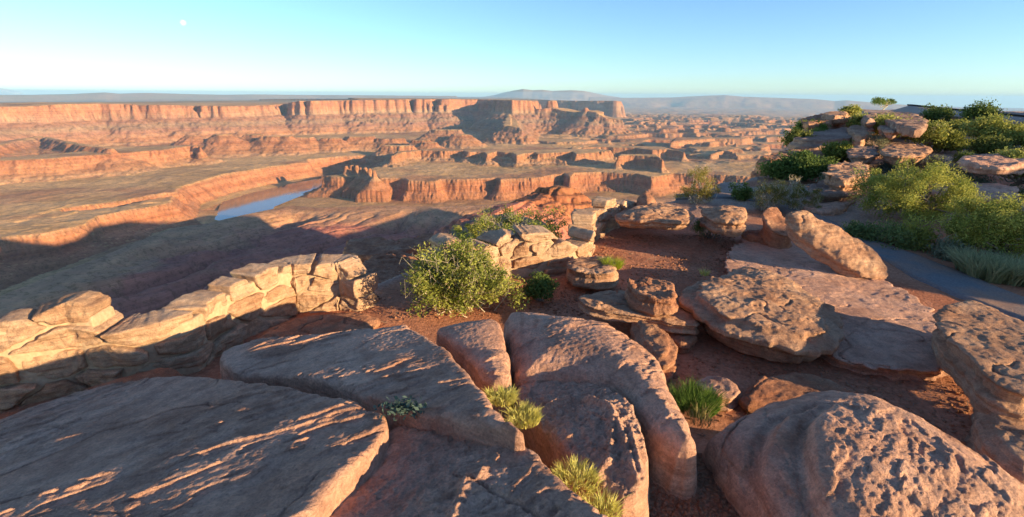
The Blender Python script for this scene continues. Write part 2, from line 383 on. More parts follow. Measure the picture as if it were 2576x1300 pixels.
sandy = mix(np.broadcast_to(C(.58,.345,.20), H.shape+(3,)), C(.50,.21,.15), np.clip(.95+RED*.8-.9*sstep(380,130,s_in)+.5*n3+.9*lay-.2, 0, 1))  # lower flank mixed redder and darker to carry its shadow tone
cc = np.where(nearc[..., None], sandy, cc)
dm, _ = poly_sd(CX, CY, dome[:, :2], dome[:, 2])
cc = mix(cc, mix(np.broadcast_to(C(.40,.17,.09), H.shape+(3,)), C(.30,.20,.10), sstep(20, -30, dm)), sstep(110, 70, dm))
topc = mix(np.broadcast_to(C(.36,.30,.18), H.shape+(3,)), C(.50,.36,.23), np.clip(.5+1.6*fbm2(CX/2500, CY/900, 4, 91), 0, 1))
cc = mix(cc, topc, sstep(8200, 9500, CR)*(1-bas)*(1-.5*st))
cc = cc*(1+.16*n2+.10*n3)[..., None]
cc = np.clip(cc*np.array([.86,.76,.72]), .01, .9)

m_canyon, ns, ls, bs = nmat('canyon_rock', .95, .1)
at = N(ns, 'VertexColor', layer_name='tint'); geo = N(ns, 'NewGeometry')
nz = N(ns, 'TexNoise', Scale=.02, Detail=8.0, Roughness=.65); ls.new(geo.outputs['Position'], nz.inputs['Vector'])
rp = ramp(ns, [(.3, (.78,.76,.76)), (.7, (1.16,1.14,1.1))]); ls.new(nz.outputs[0], rp.inputs[0])
mp = N(ns, 'Mapping'); mp.inputs['Scale'].default_value = (.0012, .0012, .11); ls.new(geo.outputs['Position'], mp.inputs[0])
sn = N(ns, 'TexNoise', Scale=1.0, Detail=5.0, Roughness=.75); ls.new(mp.outputs[0], sn.inputs['Vector'])
sr = ramp(ns, [(.32, (.76,.73,.73)), (.5, (1,1,1)), (.66, (1.2,1.2,1.19))]); ls.new(sn.outputs[0], sr.inputs[0])
sc_ = N(ns, 'TexNoise', Scale=.07, Detail=3.0, Roughness=.8); ls.new(geo.outputs['Position'], sc_.inputs['Vector'])
s2 = ramp(ns, [(.36, (.66,.68,.60)), (.50, (1.06,1.06,1.04))]); ls.new(sc_.outputs[0], s2.inputs[0])
k1 = mixc(ns, ls, 1.0, at.outputs[0], rp.outputs[0], 'MULTIPLY'); k1 = mixc(ns, ls, 1.0, k1, sr.outputs[0], 'MULTIPLY')
ls.new(mixc(ns, ls, 1.0, k1, s2.outputs[0], 'MULTIPLY'), bs.inputs['Base Color'])
bump(ns, ls, bs, nz.outputs[0], 14.0, .6)
cv = np.stack([CX, CY, H], -1).reshape(-1, 3)
canyon = link('canyon_terrain', mesh('canyon_terrain', cv, grid_faces(len(rr), NAZ)[:, ::-1], m_canyon, True, cc.reshape(-1, 3)))
tag(canyon, 'red and tan canyon with benches, mesas and talus slopes below the viewpoint', 'canyon', kind='structure')
# the river
m_water, ns, ls, bs = nmat('river_water', .08, .22); bs.inputs['Base Color'].default_value = (.17,.125,.085,1)
rv = on_plane([(520,600),(560,500),(700,455),(900,425),(930,450),(760,492),(690,520),(660,600)], -545)
bmv = np.array(rv); 
me = bpy.data.meshes.new('river'); me.from_pydata([tuple(p) for p in bmv], [], [tuple(range(len(bmv)))]); me.materials.append(m_water); me.update()
tag(link('river', me), 'river bending through the shadowed gorge', 'river', kind='structure')
# the plateau edge off to the right that shades the floor (same rock, same level as this viewpoint)
shade = [(-40,596),(0,598),(60,608),(140,615),(190,602),(240,572),(330,566),(470,562),(600,562),(650,590),(700,604),(790,612),(860,590),(910,575),(960,560),(1010,545),(1050,530),(1080,522)]
def hit(px, py):
    d = ray(px, py); a = math.atan2(d[0], d[1]); j = int(round((a-AZ0)/(az[1]-az[0])))
    j = min(max(j, 0), NAZ-1); zr_ = rr*d[2]/math.hypot(d[0], d[1])
    k = int(np.argmax(zr_ < H[:, j])); return np.array([CX[k, j], CY[k, j], H[k, j]], float)
SXY = SUN_V[:2]/np.hypot(*SUN_V[:2]); TE = math.tan(SUN_EL); ZR = 4.0
Q = []
for p in shade:
    w = hit(*p); s_ = (ZR-w[2])/TE; Q.append(w[:2]+SXY*s_)
Q = np.array(Q); print('shade rim az', np.degrees(np.arctan2(Q[:, 0], Q[:, 1])).round(0), np.hypot(Q[:, 0], Q[:, 1]).round(0))
Q2 = np.array([Q[0]+(Q[min(len(Q)-1, k//3)]-Q[0])*1.0 for k in range(0)]) if 0 else Q
qt = np.linspace(0, len(Q)-1, 240); qx = np.interp(qt, range(len(Q)), Q[:, 0]); qy = np.interp(qt, range(len(Q)), Q[:, 1])
lv = [(0, -520, 60), (0, -230, 30), (0, -200, 0), (0, -6, 0), (6, 0, 0)]
vs = []
for (u_, dz, out) in lv:
    jit = 5*pn2(qt*1.3, 0*qt+u_, 5)
    vs.append(np.c_[qx-SXY[0]*(out+jit), qy-SXY[1]*(out+jit), np.full(240, ZR+dz)])
for back_, zz in ((40, 1), (300, -2), (900, -4)):
    vs.append(np.c_[qx+SXY[0]*back_, qy+SXY[1]*back_, np.full(240, ZR+zz)+2*pn2(qt*.6, qt*0+back_, 8)])
vs = np.stack(vs); m_pl, ns, ls, bs = nmat('plateau_rock', .95, .1); bs.inputs['Base Color'].default_value = (.42, .22, .13, 1)
tag(link('plateau', mesh('plateau', vs.reshape(-1, 3), grid_faces(len(vs), 240), m_pl)), 'red rock plateau on the near side of the canyon', 'plateau', kind='structure')
# ------------------------------------------------------------------ sandstone and soil materials
def rock_mat(name, c1, c2, c3, scale=1.0, bscale=1.0, strata=1.0):
    m, ns, ls, bs = nmat(name, .92, .12)
    geo = N(ns, 'NewGeometry'); mp = N(ns, 'Mapping'); ls.new(geo.outputs['Position'], mp.inputs[0])
    mp.inputs['Rotation'].default_value = (R_(5), R_(-9), 0); mp.inputs['Scale'].default_value = (1, 1, 6)
    ms = N(ns, 'Mapping'); ls.new(geo.outputs['Position'], ms.inputs[0]); ms.inputs['Rotation'].default_value = (R_(5), R_(-9), 0); ms.inputs['Scale'].default_value = (1.6, 1.6, 34)
    a = N(ns, 'TexNoise', Scale=1.3*scale, Detail=8.0, Roughness=.62); ls.new(mp.outputs[0], a.inputs['Vector'])
    b = N(ns, 'TexNoise', Scale=9.0*scale, Detail=8.0, Roughness=.72); ls.new(geo.outputs['Position'], b.inputs['Vector'])
    c = N(ns, 'TexNoise', Scale=70.0*scale, Detail=5.0, Roughness=.7); ls.new(geo.outputs['Position'], c.inputs['Vector'])
    s = N(ns, 'TexNoise', Scale=1.0*scale, Detail=6.0, Roughness=.65); ls.new(ms.outputs[0], s.inputs['Vector'])
    r = ramp(ns, [(.30, c2), (.5, c1), (.70, c3)]); ls.new(a.outputs[0], r.inputs[0])
    rb = ramp(ns, [(.3, (.66, .62, .62)), (.52, (1, 1, 1)), (.72, (1.26, 1.2, 1.14))]); ls.new(b.outputs[0], rb.inputs[0])
    rc = ramp(ns, [(.3, (.72, .70, .69)), (.7, (1.24, 1.22, 1.2))]); ls.new(c.outputs[0], rc.inputs[0])
    rs_ = ramp(ns, [(.34, (.80, .74, .70)), (.5, (1, 1, 1)), (.66, (1.14, 1.12, 1.1))]); ls.new(s.outputs[0], rs_.inputs[0])
    v = N(ns, 'TexVoronoi', Scale=7.0*scale); ls.new(geo.outputs['Position'], v.inputs['Vector'])
    rv_ = ramp(ns, [(.05, (.30,.30,.30)), (.13, (0, 0, 0))]); ls.new(v.outputs[0], rv_.inputs[0])
    k = mixc(ns, ls, 1.0, mixc(ns, ls, 1.0, r.outputs[0], rb.outputs[0], 'MULTIPLY'), rc.outputs[0], 'MULTIPLY')
    k = mixc(ns, ls, strata, k, rs_.outputs[0], 'MULTIPLY')
    fm_ = N(ns, 'Math', operation='MULTIPLY'); ls.new(rv_.outputs[0], fm_.inputs[0]); ls.new(b.outputs[0], fm_.inputs[1])
    k = mixc(ns, ls, fm_.outputs[0], k, tuple(min(1, q*1.35+.03) for q in c3))
    ls.new(k, bs.inputs['Base Color'])
    p0 = bump(ns, ls, bs, s.outputs[0], .022*strata, .8)
    p1 = bump(ns, ls, bs, b.outputs[0], .038*bscale, .9, p0)
    bump(ns, ls, bs, c.outputs[0], .014*bscale, 1.0, p1)
    return m
M_SLAB = rock_mat('grey_pink_sandstone', (.64,.36,.245), (.55,.285,.185), (.73,.44,.31))
M_ROUGH = rock_mat('rough_tan_sandstone', (.48,.27,.165), (.38,.19,.11), (.58,.365,.235), 1.3, .8)
M_RED = rock_mat('red_sandstone', (.42,.20,.115), (.33,.135,.075), (.50,.29,.18))
M_FAR = rock_mat('weathered_ledge_sandstone', (.38,.24,.175), (.30,.165,.115), (.47,.32,.235), .5, 2.0)

import openvdb
def sdf_mesh(d, org, h):
    g = openvdb.FloatGrid(3.0*h); g.copyFromArray(np.ascontiguousarray(np.clip(d, -3*h, 3*h).astype(np.float32)), ijk=(0, 0, 0))
    p, q = g.convertToQuads(isovalue=0.0)
    return p*h + org, q[:, ::-1]
def vnormals(v, f):
    n = np.zeros_like(v); fn = np.cross(v[f[:, 2]]-v[f[:, 0]], v[f[:, 3]]-v[f[:, 1]])
    for k in range(4):
        for a in range(3): n[:, a] += np.bincount(f[:, k], fn[:, a], len(v))
    return n/(np.linalg.norm(n, axis=1)[:, None]+1e-9)
def ledge1(z, s, per=.11):
    """bedding: how far each layer stands in or out, by height"""
    q = z/per + 13.7*s; i = np.floor(q); f = q-i
    h = lambda k: (np.sin(k*127.1+s*31.7)*43758.5453) % 1.0
    a, b = h(i), h(i+1)
    return a+(b-a)*sstep(.55, 1.0, f)
def steps(n, lev, soft=.14):
    q = n*lev; i = np.floor(q); return (i+sstep(0, soft, q-i))/lev

ROCKS = {}
def rock(name, label, out, plane, thick, mat, h=.016, rnd=.06, led=.05, per=.085, lam=.02, lamf=1.6, lev=4, ns_=.03, nf=3.0, rough=.012, rf=14, dome=0., under=0., seed=1, tilt=None,
         edge=.05, cat='boulder', group='sandstone boulders around the viewpoint', smooth_it=1, z_off=0., taper=0.):
    """a slab or boulder: out = outline of its top in the photograph, plane = the plane its top lies in (z0, slope x, slope y)"""
    w = on_plane(out, *plane)
    c = w.mean(0); poly = smooth_poly(w[:, :2]-c[:2], smooth_it)
    sx, sy = (plane[1], plane[2]) if len(plane) == 3 else (0, 0)
    lo = poly.min(0)-.12-max(0, taper); hi = poly.max(0)+.12+max(0, taper)
    xs = np.arange(lo[0], hi[0], h); ys = np.arange(lo[1], hi[1], h)
    X, Y = np.meshgrid(xs, ys, indexing='ij')
    d2 = poly_sd(X, Y, poly)
    d2 = d2 + edge*fbm2(X*2.2, Y*2.2, 4, seed+5) + .3*edge*pn2(X*9, Y*9, seed+6)
    rad = max(.1, -d2.min())
    T = sx*X + sy*Y + dome*(1-np.clip(-d2/rad, 0, 1)**.5*-1 - 1 if False else np.clip(-d2/rad, 0, 1)**.6) - dome*.6
    n_ = fbm2(X*lamf+seed, Y*lamf*1.3, 4, seed)
    T = T + lam*lev*.5*steps(n_, lev) + ns_*fbm2(X*nf, Y*nf, 3, seed+9)
    ck = pn2(X*1.5+seed, Y*1.9, seed+60)+.12*pn2(X*7, Y*7, seed+61); T = T - .03*np.exp(-(ck/.02)**2)*sstep(-.1, .2, pn2(X*.9, Y*.9, seed+62))
    U = sx*X + sy*Y - thick + under*np.clip(-d2/rad, 0, 1)**.7*-1 + .3*thick*fbm2(X*1.7, Y*1.7, 3, seed+12)
    zs = np.arange(float(min(U.min(), T.min()))-.1, float(T.max())+.1, h)
    if len(zs)*X.size > 2.4e7: print('big grid', name, X.shape, len(zs))
    Z = zs[None, None].astype(np.float32)
    lz = Z - (sx*X+sy*Y)[..., None] + .05*fbm2(X*1.2, Y*1.2, 3, seed+3)[..., None]
    li = np.linspace(float(lz.min()), float(lz.max()), 600); lv_ = led*(ledge1(li, seed, per)-.5)*1.6 + .35*led*(ledge1(li, seed+4, per*.37)-.5)
    side = d2[..., None].astype(np.float32) + np.interp(lz, li, lv_).astype(np.float32) + (taper*np.clip(-lz/thick, 0, 1) if taper else 0)
    D = smax(side, Z-T[..., None].astype(np.float32), rnd)
    D = smax(D, U[..., None].astype(np.float32)-Z, rnd)
    v, f = sdf_mesh(D, np.array([xs[0], ys[0], zs[0]]), h)
    if len(v) == 0: raise ValueError(name)
    nn = vnormals(v, f)
    amp = rough*(fbm3(v, rf, 4, seed, .6)) + rough*.8*np.minimum(0, fbm3(v, rf*.35, 3, seed+2)+.1) + ns_*.6*fbm3(v, nf, 2, seed+4)
    v = v + nn*amp[:, None]
    o = link(name, mesh(name, v, f, mat), loc=(c[0], c[1], c[2]+z_off))
    if tilt is not None: o.rotation_euler = tilt
    tag(o, label, cat, group)
    ROCKS[label] = o
    return o
def slab(name, label, out, plane, drop, mat, h=.007, round_=.06, lam=.014, lamf=(1.1, 2.6), lev=5, seed=1, rough=.004, dome=0., wav=.05, wf=.55, edge=.035, ang=.35, group='sandstone slabs underfoot', cat='rock outcrop', extra=None, edge_drop=None, soft=.10):
    """a big outcrop slab as a dense height field with rounded, falling sides"""
    w = on_plane(out, *plane); c = w.mean(0); poly = smooth_poly(w[:, :2]-c[:2], 1)
    lo = poly.min(0)-.1; hi = poly.max(0)+.16
    lo = lo-.06; xs = np.arange(lo[0], hi[0], h); ys = np.arange(lo[1], hi[1], h)
    X, Y = np.meshgrid(xs, ys, indexing='ij'); X = X.astype(np.float32); Y = Y.astype(np.float32)
    d = poly_sd(X, Y, poly) + edge*fbm2(X*2.0, Y*2.0, 4, seed+5) + .25*edge*pn2(X*11, Y*11, seed+6)
    ins = np.clip(-d, 0, None)
    ca, sa = math.cos(ang), math.sin(ang); A, Bb = X*ca+Y*sa, -X*sa+Y*ca
    base = plane[1]*X+plane[2]*Y + wav*fbm2(X*wf, Y*wf, 3, seed+8)
    if dome: q_ = np.clip(ins/max(.2, ins.max()), 0, 1); base = base + dome*(np.sqrt(np.clip(1-(1-q_)**2, 0, 1))-.4)
    n_ = fbm2(A*lamf[0], Bb*lamf[1], 5, seed, g=.55)
    msk = sstep(-.25, .15, fbm2(X*.9, Y*.9, 3, seed+20))
    T = base + lam*lev*steps(n_, lev, soft)*msk + .5*lam*steps(fbm2(A*lamf[0]*2.7, Bb*lamf[1]*2.7, 4, seed+31), 4, soft)*msk
    pit = np.clip(fbm2(A*9, Bb*14, 4, seed+40), -1, .25)
    T = T + rough*1.5*pit*(.35+msk) + rough*fbm2(X*30, Y*30, 3, seed+41, g=.6)
    ck = pn2(A*.8+seed, Bb*1.7, seed+60)+.10*pn2(A*6, Bb*6, seed+61); cm = sstep(.0, .2, pn2(X*.7, Y*.7, seed+62))
    T = T - .022*np.exp(-(ck/.012)**2)*cm - .010*np.exp(-((pn2(A*1.9, Bb*1.1, seed+63)+.08*pn2(A*8, Bb*8, seed+64))/.012)**2)*sstep(.1, .3, pn2(X*.9, Y*.9, seed+65))
    if extra is not None: T = T + extra(X+c[0], Y+c[1], d)
    rd = round_*(.7+.6*fbm2(X*1.3, Y*1.3, 2, seed+50))
    k = np.clip(1-ins/np.maximum(rd, .02), 0, 1)
    T = T - rd*.8*(1-np.sqrt(np.clip(1-k*k, 0, 1)))
    out_ = np.clip(d, 0, None)
    dr = out_*9.0 + .05*(ledge1(out_*9, seed, .12)-.5)*np.clip(out_*40, 0, 1)
    T = T - np.minimum(dr, drop)
    keep = ~((out_[:-1, :-1]*9 > drop) & (out_[1:, 1:]*9 > drop))
    f = grid_faces(len(xs), len(ys), keep)
    v, f, _ = compact(np.stack([X, Y, T], -1).reshape(-1, 3), f)
    o = link(name, mesh(name, v, f, mat), loc=tuple(c)); tag(o, label, cat, group); ROCKS[label] = o
    return o

# ------------------------------------------------------------------ the slabs the camera stands on
SA = .186
def plA(z): return (z, SA*.875, -SA*.485)
slab('sandstone_outcrop', 'wide smooth grey pink slab filling the lower left corner', [(-420,1230),(-120,1080),(0,1043),(100,1008),(250,963),(420,931),(560,944),(700,964),(830,984),(930,1018),(979,1045),(952,1092),(905,1150),(835,1222),(770,1300),(650,1420),(-300,1500)],
     plA(-1.260), .9, M_SLAB, seed=3, h=.007, lam=.013, lev=6, lamf=(.55, 1.9), ang=.42, wav=.05)
slab('sandstone_outcrop', 'flat slab between the stone wall and the diagonal dark crack', [(548,912),(562,882),(640,862),(705,851),(850,831),(1000,814),(1035,813),(1085,850),(1128,870),(1175,925),(1222,978),(1280,1058),(1332,1108),(1190,1070),(1080,1040),(985,1018),(930,990),(830,962),(700,945),(600,940)],
     plA(-1.310), .95, M_SLAB, seed=5, h=.0065, lam=.014, lev=5, lamf=(.7, 2.2), ang=.42)
slab('sandstone_outcrop', 'small wedge shaped block between two cracks', [(1090,832),(1130,818),(1200,804),(1252,800),(1268,826),(1280,872),(1284,960),(1225,966),(1180,905),(1135,858)],
     (-1.697, .10, -.02), .95, M_SLAB, seed=11, h=.008, lam=.02, lev=4, lamf=(1.2, 3.0), ang=.2, dome=.05)
def veins(x, y, lines, z, hgt, wid):
    r = 0
    for q in lines:
        p = on_plane(q, z)[:, :2]; dd = poly_sd(x, y, p, closed=False)+.012*fbm2(x*12, y*12, 3, 77)
        r = np.maximum(r, hgt*np.exp(-(np.abs(dd)/wid)**1.5))
    return r
slab('sandstone_outcrop', 'large smooth rounded slab in the centre of the foreground', [(1264,792),(1312,785),(1390,790),(1455,800),(1520,812),(1575,832),(1640,870),(1668,920),(1692,972),(1740,1060),(1766,1112),(1722,1128),(1660,1090),(1618,1046),(1560,985),(1480,952),(1400,946),(1296,962),(1284,920),(1276,860)],
     (-1.70, .12, -.05), .95, M_SLAB, seed=14, h=.008, lam=.012, lev=4, lamf=(1.0, 2.4), ang=.5, dome=.16, round_=.09, rough=.005)
ZP = -1.62
def plate(x, y, d):
    n_ = fbm2(x*3.2, y*3.2, 4, 78)
    V_ = [[(1300,1012),(1342,1004),(1362,972),(1420,952),(1440,948)],[(1482,958),(1530,985),(1548,1012),(1536,1090),(1532,1138),(1506,1165)],[(1556,1026),(1580,1100),(1596,1160),(1618,1202),(1586,1250)],[(1590,1050),(1602,1112),(1622,1198)],[(1536,1090),(1502,1094)],[(1380,1070),(1440,1060)]]
    return .035*steps(n_, 3, .08)+.016*fbm2(x*20, y*20, 4, 79, g=.6)+veins(x, y, V_, ZP, .035, .024)
slab('sandstone_outcrop', 'rough eroded plate with bright raised veins below the rounded slab', [(1288,966),(1370,948),(1470,948),(1545,982),(1604,1046),(1630,1120),(1634,1205),(1592,1262),(1500,1235),(1420,1158),(1366,1085),(1306,1020)],
     (ZP, .165, -.09), .5, M_SLAB, seed=15, h=.0065, lam=.008, lev=4, lamf=(2.0, 2.4), ang=.5, dome=.03, round_=.06, rough=.008, extra=plate)
def cext(x, y, d):
    V_ = [[(1212,1108),(1170,1126),(1160,1160),(1146,1196)],[(1168,1150),(1215,1120)]]
    ck = poly_sd(x, y, on_plane([(1130,1098),(1190,1130),(1260,1175),(1330,1215),(1372,1262)], -1.4)[:, :2], closed=False)
    hol = poly_sd(x, y, on_plane([(1150,1200),(1230,1180),(1290,1190),(1270,1215),(1190,1222)], -1.4)[:, :2])
    return veins(x, y, V_, -1.4, .022, .02)-.02*np.exp(-(ck/.008)**2)-.02*sstep(.03, -.03, hol)+.008*fbm2(x*24, y*24, 4, 81, g=.6)*sstep(-.1, .1, fbm2(x*2, y*2, 3, 82)+.1)
slab('sandstone_outcrop', 'rough lower slab at bottom centre with a bright lit right edge', [(984,1056),(1080,1064),(1190,1084),(1270,1100),(1336,1118),(1400,1185),(1470,1245),(1560,1330),(1600,1420),(560,1500),(700,1360),(820,1235),(900,1150)],
     plA(-1.394), .9, M_SLAB, seed=8, h=.0065, lam=.012, lev=5, lamf=(1.2, 2.0), ang=.5, rough=.006, extra=cext)
def fdome(x, y, d):
    r = 0
    for q, a_ in (([(1935,1110),(1985,1062),(2060,1032),(2150,1024),(2260,1044),(2400,1110),(2560,1210),(2720,1330),(2500,1520),(2100,1480),(2010,1360),(1940,1260),(1915,1180)], .05), ([(2040,1100),(2085,1060),(2160,1050),(2300,1085),(2460,1170),(2700,1330),(2500,1500),(2140,1440),(2080,1330),(2030,1220)], .05)):
        dd = poly_sd(x, y, on_plane(q, -1.78)[:, :2])+.06*fbm2(x*2.2, y*2.2, 4, 93); r = r + a_*sstep(.035, -.02, dd) - .03*np.exp(-((dd-.05)/.04)**2)
    lit = on_plane([(2080,1100),(2200,1075),(2330,1120),(2460,1210),(2640,1330),(2500,1420),(2150,1400),(2080,1220)], -1.76)[:, :2]
    di = poly_sd(x, y, lit)
    n_ = fbm2((x*.8+y*.6)*2.2, (y*.8-x*.6)*7, 5, 91, g=.55)
    return r + np.where(di < 0, .026*steps(n_, 5, .10)*sstep(0, -.15, di)+.006*fbm2(x*20, y*20, 3, 92), 0)
slab('sandstone_outcrop', 'great domed boulder slab filling the lower right corner', [(1770,1090),(1790,1065),(1850,1030),(1950,985),(2060,962),(2130,970),(2210,990),(2330,1050),(2440,1130),(2500,1188),(2576,1240),(2760,1400),(2500,1560),(2100,1560),(1960,1380),(1890,1270),(1820,1180)],
     (-1.90, -.03, .03), 1.1, M_SLAB, seed=17, h=.0075, lam=.014, lev=4, lamf=(1.2, 2.2), ang=.9, dome=.26, round_=.12, rough=.0045, extra=fdome)
# ------------------------------------------------------------------ red soil, bedrock and path of the headland
def ground_z(x, y):
    """level of the headland's ground (eye at 0)"""
    r = np.hypot(x, y)
    z = -2.62 + 0*x
    z = z + .30*sstep(1.5, 5.0, x)*sstep(7, 3, y)*0
    z = z + np.interp(y, [0, 10, 14, 18, 24, 32, 45, 60], [0, 0, .1, .3, .6, .95, 1.25, 1.25])*sstep(2, 7, x-.10*y+2.0)
    z = z + .60*sstep(3.5, 2.3, y)*sstep(-.1, .5, x)*sstep(3.2, 2.2, x)          # gravel gully rises towards the feet
    z = z + .05*fbm2(x*.6, y*.6, 4, 101) + .16*fbm2(x*.11, y*.11, 3, 102)*sstep(9, 20, y)
    return z
M_SOIL, ns, ls, bs = nmat('red_soil', .97, .05)
geo = N(ns, 'NewGeometry')
a = N(ns, 'TexNoise', Scale=1.2, Detail=6.0, Roughness=.6); b = N(ns, 'TexNoise', Scale=28.0, Detail=6.0, Roughness=.7); c_ = N(ns, 'TexVoronoi', Scale=34.0)
for t in (a, b, c_): ls.new(geo.outputs['Position'], t.inputs['Vector'])
r1 = ramp(ns, [(.35, (.26,.105,.062)), (.65, (.36,.165,.10))]); ls.new(a.outputs[0], r1.inputs[0])
r2 = ramp(ns, [(.3, (.7,.68,.66)), (.7, (1.3,1.28,1.25))]); ls.new(b.outputs[0], r2.inputs[0])
ls.new(mixc(ns, ls, 1.0, r1.outputs[0], r2.outputs[0], 'MULTIPLY'), bs.inputs['Base Color'])
p1 = bump(ns, ls, bs, c_.outputs[0], .012, .5); bump(ns, ls, bs, b.outputs[0], .03, .8, p1)
# ground grid: fine near, coarser far
gaz = np.linspace(R_(-75), R_(64), 900)
gr = [0.6]
while gr[-1] < 75: gr.append(gr[-1]*1.0065+.002)
gr = np.array(gr)
GX_ = (gr[:, None]*np.sin(gaz)[None]).astype(np.float32); GY_ = (gr[:, None]*np.cos(gaz)[None]).astype(np.float32)
GZ_ = ground_z(GX_, GY_)
rimP = [(-7.5,-1),(-7.2,1.6),(-5.6,3.6),(-3.7,5.3),(-2.3,6.3),(-1.6,7.4),(-.2,7.9),(.9,8.1),(1.5,9.6),(2.5,11.0),(4.3,13.0),(6.3,15.0),(8.6,16.6),(10.6,18.0),(11.4,20.0),(13.2,21.5),(15.2,23.4),(17.4,26.5),(20.4,30.0),(24,34.5),(27,38.5),(31,46.0),(40,60),(40,75),(80,75),(80,-2)]
rimP = np.array(rimP)
dR = poly_sd(GX_, GY_, rimP) + .35*fbm2(GX_*.7, GY_*.7, 3, 111)*sstep(6, 12, np.hypot(GX_, GY_))
rock_t = (ledge1(np.clip(dR, 0, 9)*1.6, 3, .8))
GZ_ = GZ_ - np.clip(dR, 0, None)*2.6 - .5*rock_t*sstep(0, .4, dR)
# bedrock ledges showing on the hillside
bl = fbm2(GX_*.32, GY_*.32, 4, 121); bl2 = fbm2(GX_*1.1, GY_*1.1, 4, 122)
hill = sstep(8.5, 12, GY_)*sstep(2.0, 4.5, GX_-.2*GY_+1.5)
GZ_ = GZ_ + hill*(.10*steps(bl+.4*bl2, 5, .12)*3*.6)
ROCKM = sstep(.5, .1, dR)*np.clip(hill*sstep(-.32, -.08, bl+.25*bl2) + sstep(-.3, .1, dR), 0, 1)
fg = grid_faces(len(gr), len(gaz), (dR[:-1, :-1] < 6.0))[:, ::-1]
m_gr, ns, ls, bs = nmat('ground_mix', .96, .06)
geo = N(ns, 'NewGeometry'); at = N(ns, 'VertexColor', layer_name='tint')
a = N(ns, 'TexNoise', Scale=1.0, Detail=6.0, Roughness=.6); b = N(ns, 'TexNoise', Scale=22.0, Detail=6.0, Roughness=.7); c_ = N(ns, 'TexVoronoi', Scale=34.0)
for t in (a, b, c_): ls.new(geo.outputs['Position'], t.inputs['Vector'])
r1 = ramp(ns, [(.35, (.40,.155,.085)), (.65, (.52,.235,.14))]); ls.new(a.outputs[0], r1.inputs[0])
r3 = ramp(ns, [(.35, (.36,.24,.19)), (.65, (.50,.36,.28))]); ls.new(a.outputs[0], r3.inputs[0])
r2 = ramp(ns, [(.3, (.68,.66,.64)), (.7, (1.32,1.3,1.26))]); ls.new(b.outputs[0], r2.inputs[0])
ad = N(ns, 'Math', operation='MULTIPLY_ADD'); ad.inputs[1].default_value = .5; ad.inputs[2].default_value = -.25; ls.new(b.outputs[0], ad.inputs[0])
ad2 = N(ns, 'Math', operation='ADD', use_clamp=True); ls.new(at.outputs[0], ad2.inputs[0]); ls.new(ad.outputs[0], ad2.inputs[1])
ls.new(mixc(ns, ls, 1.0, mixc(ns, ls, ad2.outputs[0], r1.outputs[0], r3.outputs[0]), r2.outputs[0], 'MULTIPLY'), bs.inputs['Base Color'])
p1 = bump(ns, ls, bs, c_.outputs[0], .010, .5); bump(ns, ls, bs, b.outputs[0], .035, .8, p1)
gv, fg, gc = compact(np.stack([GX_, GY_, GZ_], -1).reshape(-1, 3), fg, np.repeat(ROCKM.reshape(-1, 1), 3, 1))
tag(link('ground', mesh('ground', gv, fg, m_gr, True, gc)), 'red soil and bedrock ledges of the headland', 'ground', kind='structure')
# ------------------------------------------------------------------ boulders on the terrace and the hillside
def hitg(px, py):
    """where the ray through a photo point meets the headland ground"""
    d = ray(px, py); t = np.linspace(1.2, 75, 6000); P_ = d[None]*t[:, None]
    k = int(np.argmax(P_[:, 2] < ground_z(P_[:, 0], P_[:, 1]))); return P_[k] if k else P_[-1]
rock('boulder', 'big pitted boulder overhanging the lit strip of red soil', [(1728,732),(1760,692),(1835,682),(1900,655),(1990,690),(2048,738),(2092,752),(2112,800),(2106,842),(2010,852),(1900,824),(1820,797),(1765,767)],
     (-2.02, -.07, .0), .36, M_ROUGH, h=.013, rnd=.06, led=.13, per=.09, lam=.018, lamf=2.0, lev=5, ns_=.022, nf=3.5, rough=.015, rf=16, dome=.05, under=.05, seed=21, edge=.09)
rock('rock_ledge', 'broad flat bedrock ledge with thin layers under the leaning slab', [(1845,604),(1930,592),(2020,606),(2150,655),(2280,735),(2362,800),(2420,895),(2436,942),(2250,932),(2050,880),(1900,790),(1826,690)],
     (-2.46, -.01, 0), .34, M_SLAB, h=.016, rnd=.03, led=.07, per=.05, lam=.014, lamf=.8, lev=5, ns_=.012, rough=.006, seed=23, edge=.12, cat='rock ledge', taper=.2)
rock('boulder', 'flat overhanging table rock lit from the right beside the big pitted boulder', [(1460,743),(1500,732),(1580,727),(1645,735),(1722,770),(1757,806),(1742,818),(1650,797),(1560,782),(1482,764)],
     (-2.16, -.09, .0), .17, M_ROUGH, h=.010, rnd=.05, led=.06, per=.05, lam=.02, rough=.012, rf=12, under=.02, seed=25, edge=.05)
rock('boulder', 'crumbly squarish chunk sitting on the flat table rock', [(1578,705),(1602,696),(1650,700),(1700,712),(1706,752),(1650,752),(1590,735)], (-2.07, .0, 0), .2, M_RED, h=.010, rnd=.05, led=.05, rough=.03, rf=11, ns_=.04, nf=5, seed=27)
rock('boulder', 'tall broken block propping up the flat table rock', [(1590,800),(1640,810),(1690,835),(1700,880),(1665,905),(1620,870)], (-2.40, .05, 0), .34, M_RED, h=.012, rnd=.06, led=.06, rough=.02, seed=29, edge=.05)
rock('boulder', 'small dark stone in the shadow under the table rock', [(1690,812),(1745,822),(1752,845),(1720,860),(1690,845)], (-2.46, .0, 0), .2, M_RED, h=.012, rough=.02, seed=30)
rock('boulder', 'long leaning slab tipped down towards the path', [(1975,527),(2005,519),(2038,527),(2100,559),(2160,595),(2218,640),(2237,668),(2224,677),(2190,674),(2140,655),(2090,628),(2040,592),(1995,560)],
     (-6.66, -.118, .72), .30, M_ROUGH, h=.018, rnd=.07, led=.05, rough=.036, rf=8, ns_=.04, seed=31, edge=.04)
